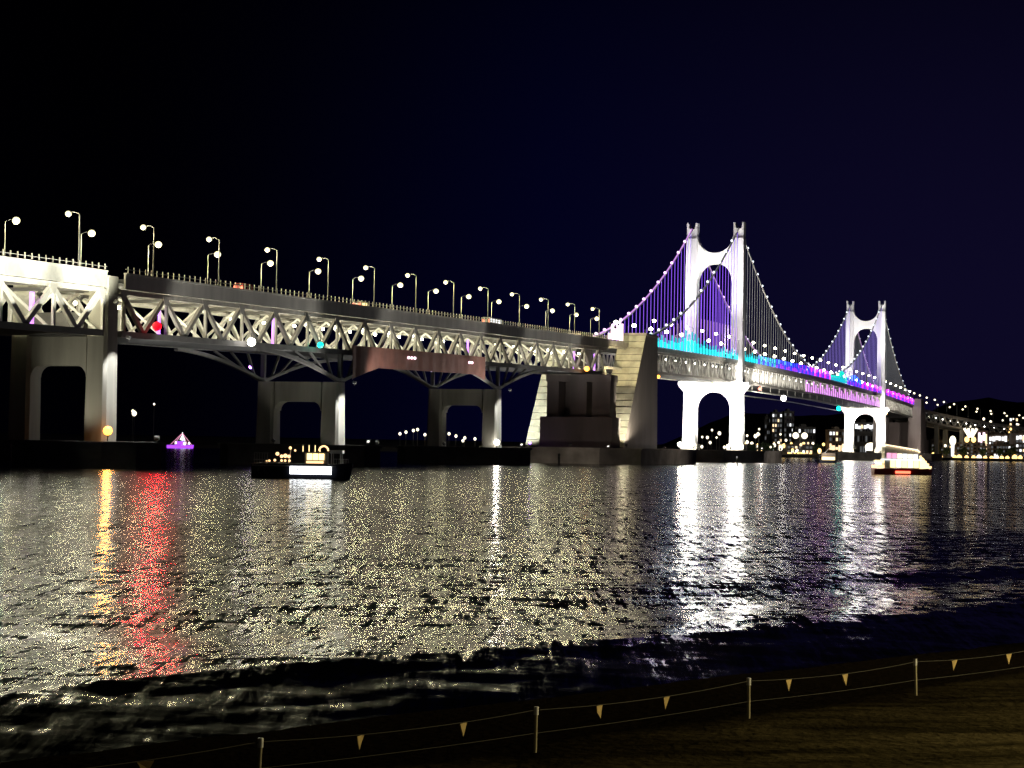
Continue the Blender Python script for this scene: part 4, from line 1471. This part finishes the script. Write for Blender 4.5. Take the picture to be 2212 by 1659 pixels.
MID = [(1538, 929, 1.2, 'shore_white'), (1554, 936, 1.9, 'shore_white'), (1528, 945, 1.6, 'shore_white'), (1534, 956, 1.6, 'shore_white'), (1517, 944, 1.2, 'shore_white'), (1548, 945, 1.1, 'shore_white'), (1516, 965, 1.6, 'shore_white'), (1565, 966, 1.6, 'shore_white'),
       (1614, 941, 1.3, 'shore_white'), (1606, 946, 1.3, 'shore_white'), (1632, 942, 2.0, 'shore_white'), (1640, 927, 1.1, 'shore_white'), (1638, 938, 2.0, 'shore_white'), (1686, 938, 1.2, 'shore_white'), (1698, 951, 1.4, 'shore_white'), (1682, 956, 1.4, 'shore_white'),
       (1672, 962, 2.2, 'shore_white'), (1686, 968, 2.6, 'shore_white'), (1693, 963, 2.2, 'shore_warm'), (1702, 970, 1.8, 'shore_warm'), (1712, 972, 1.5, 'shore_warm'), (1722, 973, 1.5, 'shore_white'), (1738, 973, 1.5, 'shore_white'), (1750, 973, 1.5, 'shore_white'),
       (1756, 958, 1.5, 'shore_white'), (1614, 955, 1.8, 'shore_white'), (1624, 958, 1.8, 'shore_white'), (1634, 964, 1.6, 'shore_white'), (1771, 970, 1.9, 'shore_warm'), (1779, 960, 1.6, 'shore_warm')]
order = sorted(range(len(MID)), key=lambda i: MID[i][0])
for k, (px, py, r, m) in enumerate(MID):
    i = order.index(k)
    if px < 1590:
        lab = 'lamp seen through the lower arch of the larger tower, %s from the left' % ORD[i]
    elif px < 1660:
        lab = 'lamp on the far shore just right of the larger tower, %s from it' % ORD[i - 8]
    else:
        lab = 'lamp on the far shore between the two towers, %s from the left' % ORD[(i - 8 - 8) % 20]
    shore_lamp(at(px, py, 1716 + 9 * (k % 5)), r * 0.8, m, lab, group='lamps on the far shore under the main span')

rr_ = random.Random(5)
SMALL = []
for k in range(60):
    px, py = rr_.uniform(2022, 2210), 984 - 74 * rr_.random() ** 1.5
    if py < 975 - (px - 2005) * 0.33:
        py = rr_.uniform(962, 986)
    SMALL.append((px, py, rr_.uniform(1722, 1950), rr_.uniform(0.6, 1.35), rr_.choice(('shore_warm', 'shore_warm', 'shore_white', 'win_warm')), 'crowded eastern waterfront'))
for k in range(22):
    SMALL.append((rr_.uniform(1602, 1790), rr_.uniform(955, 980), rr_.uniform(1712, 1800), rr_.uniform(0.6, 1.3), rr_.choice(('shore_warm', 'shore_white', 'win_warm')), 'dark shore between the towers'))
SMALL.sort()
cnt = {}
for px, py, y_, r_, m_, pl in SMALL:
    cl = {'shore_warm': 'orange', 'shore_white': 'white', 'win_warm': 'amber'}[m_]
    n_ = cnt[(cl, pl)] = cnt.get((cl, pl), -1) + 1
    shore_lamp(at(px, py, y_), r_, m_, '%s small %s lamp on the %s, counted from the west' % (ORD[n_], cl, pl), group='small lamps on the ' + pl)

# pair of big white floodlamps on a mast
p = at(1728, 941, 1745)
t = thing('floodlight_mast', 'mast with a pair of big white lamps between the two towers', 'light mast', (p.x, p.y, 3))
MB().tube([(p.x, p.y, 1), (p.x, p.y, p.z + 1)], 0.4, 6).build('pole', 'pole', t)
MB().bar((p.x - 4, p.y, p.z), (p.x + 4, p.y, p.z), 0.3).build('crossarm', 'pole', t)
for dx in (-4, 4):
    MB().ball((p.x + dx, p.y - 1, p.z), 2.9, 10, 7).build('lamp', 'shore_white', t)

# floodlight glare modelled as a solid white dome
p = at(1881, 966, 1740)
t = thing('bloom', 'floodlight glare shaped as a white dome seen through the lower arch of the smaller tower', 'bloom', (p.x, p.y, 3))
MB().ball((p.x, p.y, p.z), 5.2, 16, 10, 0.8).build('shell', 'shore_white', t)
MB().tube([(p.x, p.y, 1.5), (p.x, p.y, p.z - 3.2)], 4.4, 12).build('base', 'wall_pale', t)


def building(name, label, px0, px1, ptop, y, depth, floors, bays, lit, wall, seed, band=None, base=3.0):
    rr = random.Random(seed)
    a, b = at(px0, ptop, y), at(px1, ptop, y)
    x0, x1, h = a.x, b.x, max(a.z, b.z)
    t = thing(name, label, 'building', ((x0 + x1) / 2, y + depth / 2, base))
    MB().box((x0, y, base - 3), (x1, y + depth, h)).build('wall', wall, t)
    r = MB()
    r.box((x0 - 0.4, y - 0.4, h), (x1 + 0.4, y + depth + 0.4, h + 0.9))
    r.box((x0 + (x1 - x0) * 0.3, y + 2, h + 0.9), (x0 + (x1 - x0) * 0.55, y + depth - 2, h + 3.2))
    r.build('roof', wall, t)
    fh, bw = (h - base - 1) / floors, (x1 - x0) / bays
    for f in range(floors):
        for c in range(bays):
            k = rr.random()
            if k < lit:
                m = 'win_warm' if rr.random() < 0.5 else 'win_white'
            elif k < lit + 0.35:
                m = 'win_dim'
            else:
                m = 'glass'
            w = MB()
            xx, zz = x0 + bw * (c + 0.2), base + 0.8 + fh * (f + 0.22)
            w.box((xx, y - 0.12, zz), (xx + bw * 0.6, y - 0.01, zz + fh * 0.55))
            w.build('window', m, t)
    if band:
        nb = max(4, int((x1 - x0) / 2.6))
        for c in range(nb):
            w = MB()
            a0 = x0 + 0.5 + (x1 - x0 - 1) * c / nb
            a1 = a0 + (x1 - x0 - 1) / nb * rr.uniform(0.55, 0.92)
            hh = band[1] - band[0]
            w.box((a0, y - 1.2, band[0] + hh * rr.uniform(0, 0.3)), (a1, y - 0.2, band[1] - hh * rr.uniform(0, 0.35)))
            w.build('lit_front', band[2] if rr.random() < 0.72 else 'win_warm', t)
    return t


building('apartment_block', 'tall dark apartment block with vertical lit stair windows beyond the main span', 1668, 1690, 892, 1900, 16, 8, 4, 0.22, 'wall_dark', 1)
building('apartment_block', 'tall dark apartment block with scattered lit windows left of the stair tower block', 1652, 1666, 902, 1930, 16, 6, 3, 0.12, 'wall_dark', 2)
building('apartment_block', 'tall apartment block with bright corner windows right of the stair tower block', 1694, 1716, 890, 1920, 16, 8, 4, 0.2, 'wall_dark', 3)
building('office_block', 'low dark block with faint windows behind the pair of white lamps', 1718, 1762, 924, 1850, 18, 4, 7, 0.16, 'wall_dark', 4)
building('waterfront_hall', 'pale brown waterfront hall with a bright shop front left of the smaller tower', 1791, 1832, 930, 1742, 20, 4, 6, 0.2, 'wall_warm', 5, band=(6.0, 12.0, 'win_warm'))
building('harbour_hall', 'wide hall with a bright white top band seen through the smaller tower', 1846, 1892, 914, 1790, 20, 3, 8, 0.18, 'wall_dark', 6, band=(27.0, 32.0, 'win_white'))
building('low_shed', 'low dark shed with a lit front left of the waterfront hall', 1700, 1756, 962, 1730, 14, 2, 7, 0.3, 'wall_dark', 7, band=(3.4, 5.0, 'shore_warm'))
building('market_hall', 'long hall with a bright white upper band above the right waterfront', 2136, 2178, 941, 1780, 20, 4, 8, 0.25, 'wall_warm', 8, band=(18.0, 24.0, 'win_white'))
building('hotel_block', 'block with a white and pink lit front above the right waterfront', 2112, 2134, 932, 1760, 20, 5, 4, 0.3, 'wall_warm', 9, band=(16.0, 26.0, 'pink_panel'))
building('corner_block', 'brown block with bright curved eaves at the right edge', 2194, 2230, 938, 1750, 22, 5, 5, 0.35, 'wall_warm', 10, band=(19.0, 24.0, 'win_white'))
building('apartment_block', 'narrow dark block behind the white lamps at the right edge', 2180, 2200, 901, 2150, 16, 8, 3, 0.22, 'wall_dark', 12)
building('apartment_block', 'dark low block with dim windows under the viaduct', 2012, 2052, 950, 1790, 18, 4, 6, 0.08, 'wall_dark', 13)
building('restaurant_block', 'dark red block behind the row of waterfront lamps', 2066, 2110, 958, 1760, 18, 4, 6, 0.1, 'wall_warm', 14)
building('apartment_block', 'low dark block with a few lit windows behind the waterfront lamps', 2140, 2190, 962, 1745, 14, 3, 8, 0.22, 'wall_warm', 15)

# white lit fountain-like tower and orange-lit light tree on the right waterfront
p = at(2058, 952, 1735)
t = thing('light_tower', 'white glowing flared tower on the right waterfront', 'tower', (p.x, p.y, 3))
MB().tube([(p.x, p.y, 2), (p.x, p.y, p.z - 3)], 1.2, 8, r1=1.6).build('shaft', 'win_white', t)
MB().ball((p.x, p.y, p.z), 3.0, 10, 7, 1.5).build('head', 'shore_white', t)
p = at(2097, 940, 1735)
t = thing('light_tree', 'tall light tree with spreading white and orange glowing arms on the right waterfront', 'light tree', (p.x, p.y, 3))
MB().tube([(p.x, p.y, 2), (p.x, p.y, p.z - 4)], 0.4, 6).build('pole', 'pole', t)
for a, m in ((-0.65, 'shore_white'), (-0.25, 'shore_white'), (0.2, 'shore_white'), (0.6, 'shore_white')):
    MB().tube([(p.x + a * 2, p.y, p.z - 2), (p.x + a * 9, p.y, p.z + 6)], 0.9, 6, r1=1.3).build('glowing_arm', m, t)
for a in (-3.4, 2.6):
    MB().ball((p.x + a, p.y, p.z - 4), 2.2, 8, 6, 1.2).build('glowing_bulb', 'shore_warm', t)


def tree(px, py, y, size, label, seed):
    rr = random.Random(seed)
    p = at(px, py, y)
    t = thing('tree', label, 'tree', (p.x, y, 2.5), 'trees along the far shore')
    MB().tube([(p.x, y, 1.5), (p.x + 0.2, y, 3 + size * 0.5)], 0.4, 6, r1=0.2).build('trunk', 'bark', t)
    b = MB()
    for _ in range(260):
        a, e, q = rr.random() * 6.283, rr.uniform(-1, 1), rr.random() ** 0.4
        rad_ = size * 0.5 * q * (0.75 + 0.35 * math.sin(a * 3 + seed))
        c = Vector((p.x + rad_ * math.cos(a) * math.sqrt(1 - e * e), y + rad_ * math.sin(a) * math.sqrt(1 - e * e), 3 + size * 0.62 + rad_ * e * 0.9))
        d1 = Vector((rr.uniform(-1, 1), rr.uniform(-1, 1), rr.uniform(-1, 1))).normalized() * rr.uniform(0.4, 0.9)
        d2 = d1.cross(Vector((rr.uniform(-1, 1), rr.uniform(-1, 1), rr.uniform(-1, 1)))).normalized() * rr.uniform(0.4, 0.8)
        b.add([c - d1 - d2, c + d1 - d2, c + d1 + d2, c - d1 + d2], [(0, 1, 2, 3)])
    b.build('crown', 'leaf', t)


for k, (px, sz) in enumerate(((1604, 9), (1626, 8), (1650, 10), (1664, 8), (1766, 9), (1842, 7), (2024, 10), (2044, 8), (2080, 9), (2124, 9), (2160, 8), (2186, 10))):
    near = ['right beside the larger tower', 'second right of the larger tower', 'behind the cluster of warm shore lamps', 'left of the stair tower block', 'left of the waterfront hall', 'between the waterfront hall and the smaller tower',
            'beside the yellow globe lamp under the viaduct', 'left of the white glowing tower', 'between the white tower and light tree', 'right of the light tree', 'before the long hall with the white band', 'near the right end of the lamp row'][k]
    tree(px, 975, 1722, sz, 'dark leafy tree on the far shore, ' + near, 100 + k)

# ------------------------------------------------------------------ rope fence with pennants on the beach
fe = thing('rope_fence', 'rope fence of slim pale posts with small orange pennants along the beach', 'fence', AB(6.5, 0, sand_z(6.5, 0)))
post_a = [-6.5, 0.0, 6.5, 13.0, 19.4, 25.9]
PH = 0.84


def post_top(a):
    return AB(a, 0, sand_z(a, 0) + PH - 0.03)


for k, a in enumerate(post_a):
    z = sand_z(a, 0)
    lean = Vector((0.02 * ((k * 3) % 4 - 1.5), 0, 0))
    MB().tube([AB(a, 0, z - 0.25), AB(a, 0, z + PH * 0.5) + lean * 0.5, AB(a, 0, z + PH) + lean], 0.034, 10).build('post', 'yellow_post', fe)
    b = MB()
    b.tube([AB(a, 0, z + PH - 0.14) + lean, AB(a, 0, z + PH + 0.012) + lean], 0.045, 10)
    b.build('post_cap', 'white_paint', fe)


def rope_pt(a, hgt, sag):
    for p0, p1 in zip(post_a, post_a[1:]):
        if p0 <= a <= p1:
            t = (a - p0) / (p1 - p0)
            z = (sand_z(p0, 0)) * (1 - t) + sand_z(p1, 0) * t + hgt - 4 * sag * t * (1 - t)
            return AB(a, 0, z)
    return AB(a, 0, sand_z(a, 0) + hgt)


for hgt, sag, r in ((PH - 0.05, 0.09, 0.007), (0.36, 0.03, 0.006)):
    MB().tube([rope_pt(a, hgt, sag) for a in steps(post_a[0], post_a[-1], 0.35)], r, 5).build('rope', 'rope', fe)
for k, a in enumerate((-2.2, 2.19, 4.63, 8.29, 10.3, 14.4, 16.5, 21.07, 23.6)):
    c = rope_pt(a, PH - 0.06, 0.09)
    tw = rad((k * 47) % 50 - 25)
    dx = A_ * math.cos(tw) + B_ * math.sin(tw)
    nn = Vector((-dx.y, dx.x, 0))
    b = MB()
    w = 0.135
    sw = B_ * (0.03 * ((k * 5) % 3 - 1))
    pts = [c - dx * w, c + dx * w, c + Vector((0, 0, -0.13)) + dx * w * 0.5 + nn * 0.02, c + Vector((0, 0, -0.25)) + sw, c + Vector((0, 0, -0.13)) - dx * w * 0.5 + nn * 0.02]
    vs = [q + nn * 0.004 for q in pts] + [q - nn * 0.004 for q in pts]
    b.add(vs, [(0, 1, 2, 3, 4), (9, 8, 7, 6, 5)] + [(i, i + 5, (i + 1) % 5 + 5, (i + 1) % 5) for i in range(5)])
    b.build('pennant', 'pennant', fe)

# promenade lamps on the beach promenade behind the camera; they light the sand
for k, (a, wt_) in enumerate(((-14, 0.02), (33, 0.75), (70, 0.9))):
    base = AB(a, -25, 4.3)
    t = thing('promenade_lamp', 'tall promenade lamp standing behind the beach, %s along the promenade' % ORD[k], 'street lamp', base)
    MB().tube([base, base + Vector((0, 0, 6))], 0.12, 8, r1=0.07).build('pole', 'pole', t)
    hd = base + Vector((0, 0, 6)) + B_ * 1.0
    MB().bar(base + Vector((0, 0, 5.95)), hd, 0.1).build('arm', 'pole', t)
    MB().bar(hd - A_ * 0.4 + Vector((0, 0, 0.05)), hd + A_ * 0.4 + Vector((0, 0, 0.05)), 0.3, 0.12).build('head', 'dark_steel', t)
    ld = bpy.data.lights.new('bulb', 'SPOT')
    ld.energy = 42000 * wt_
    ld.color = (1.0, 0.83, 0.42)
    ld.spot_size = rad(76)
    ld.spot_blend = 0.8
    ld.shadow_soft_size = 0.25
    lo = bpy.data.objects.new('bulb', ld)
    link(lo, t)
    lo.matrix_basis = Matrix.Translation(B_ * 1.0 + Vector((0, 0, 5.9))) @ (AB(22 + a * 0.05, -7, 0.4) - hd).to_track_quat('-Z', 'Y').to_matrix().to_4x4()
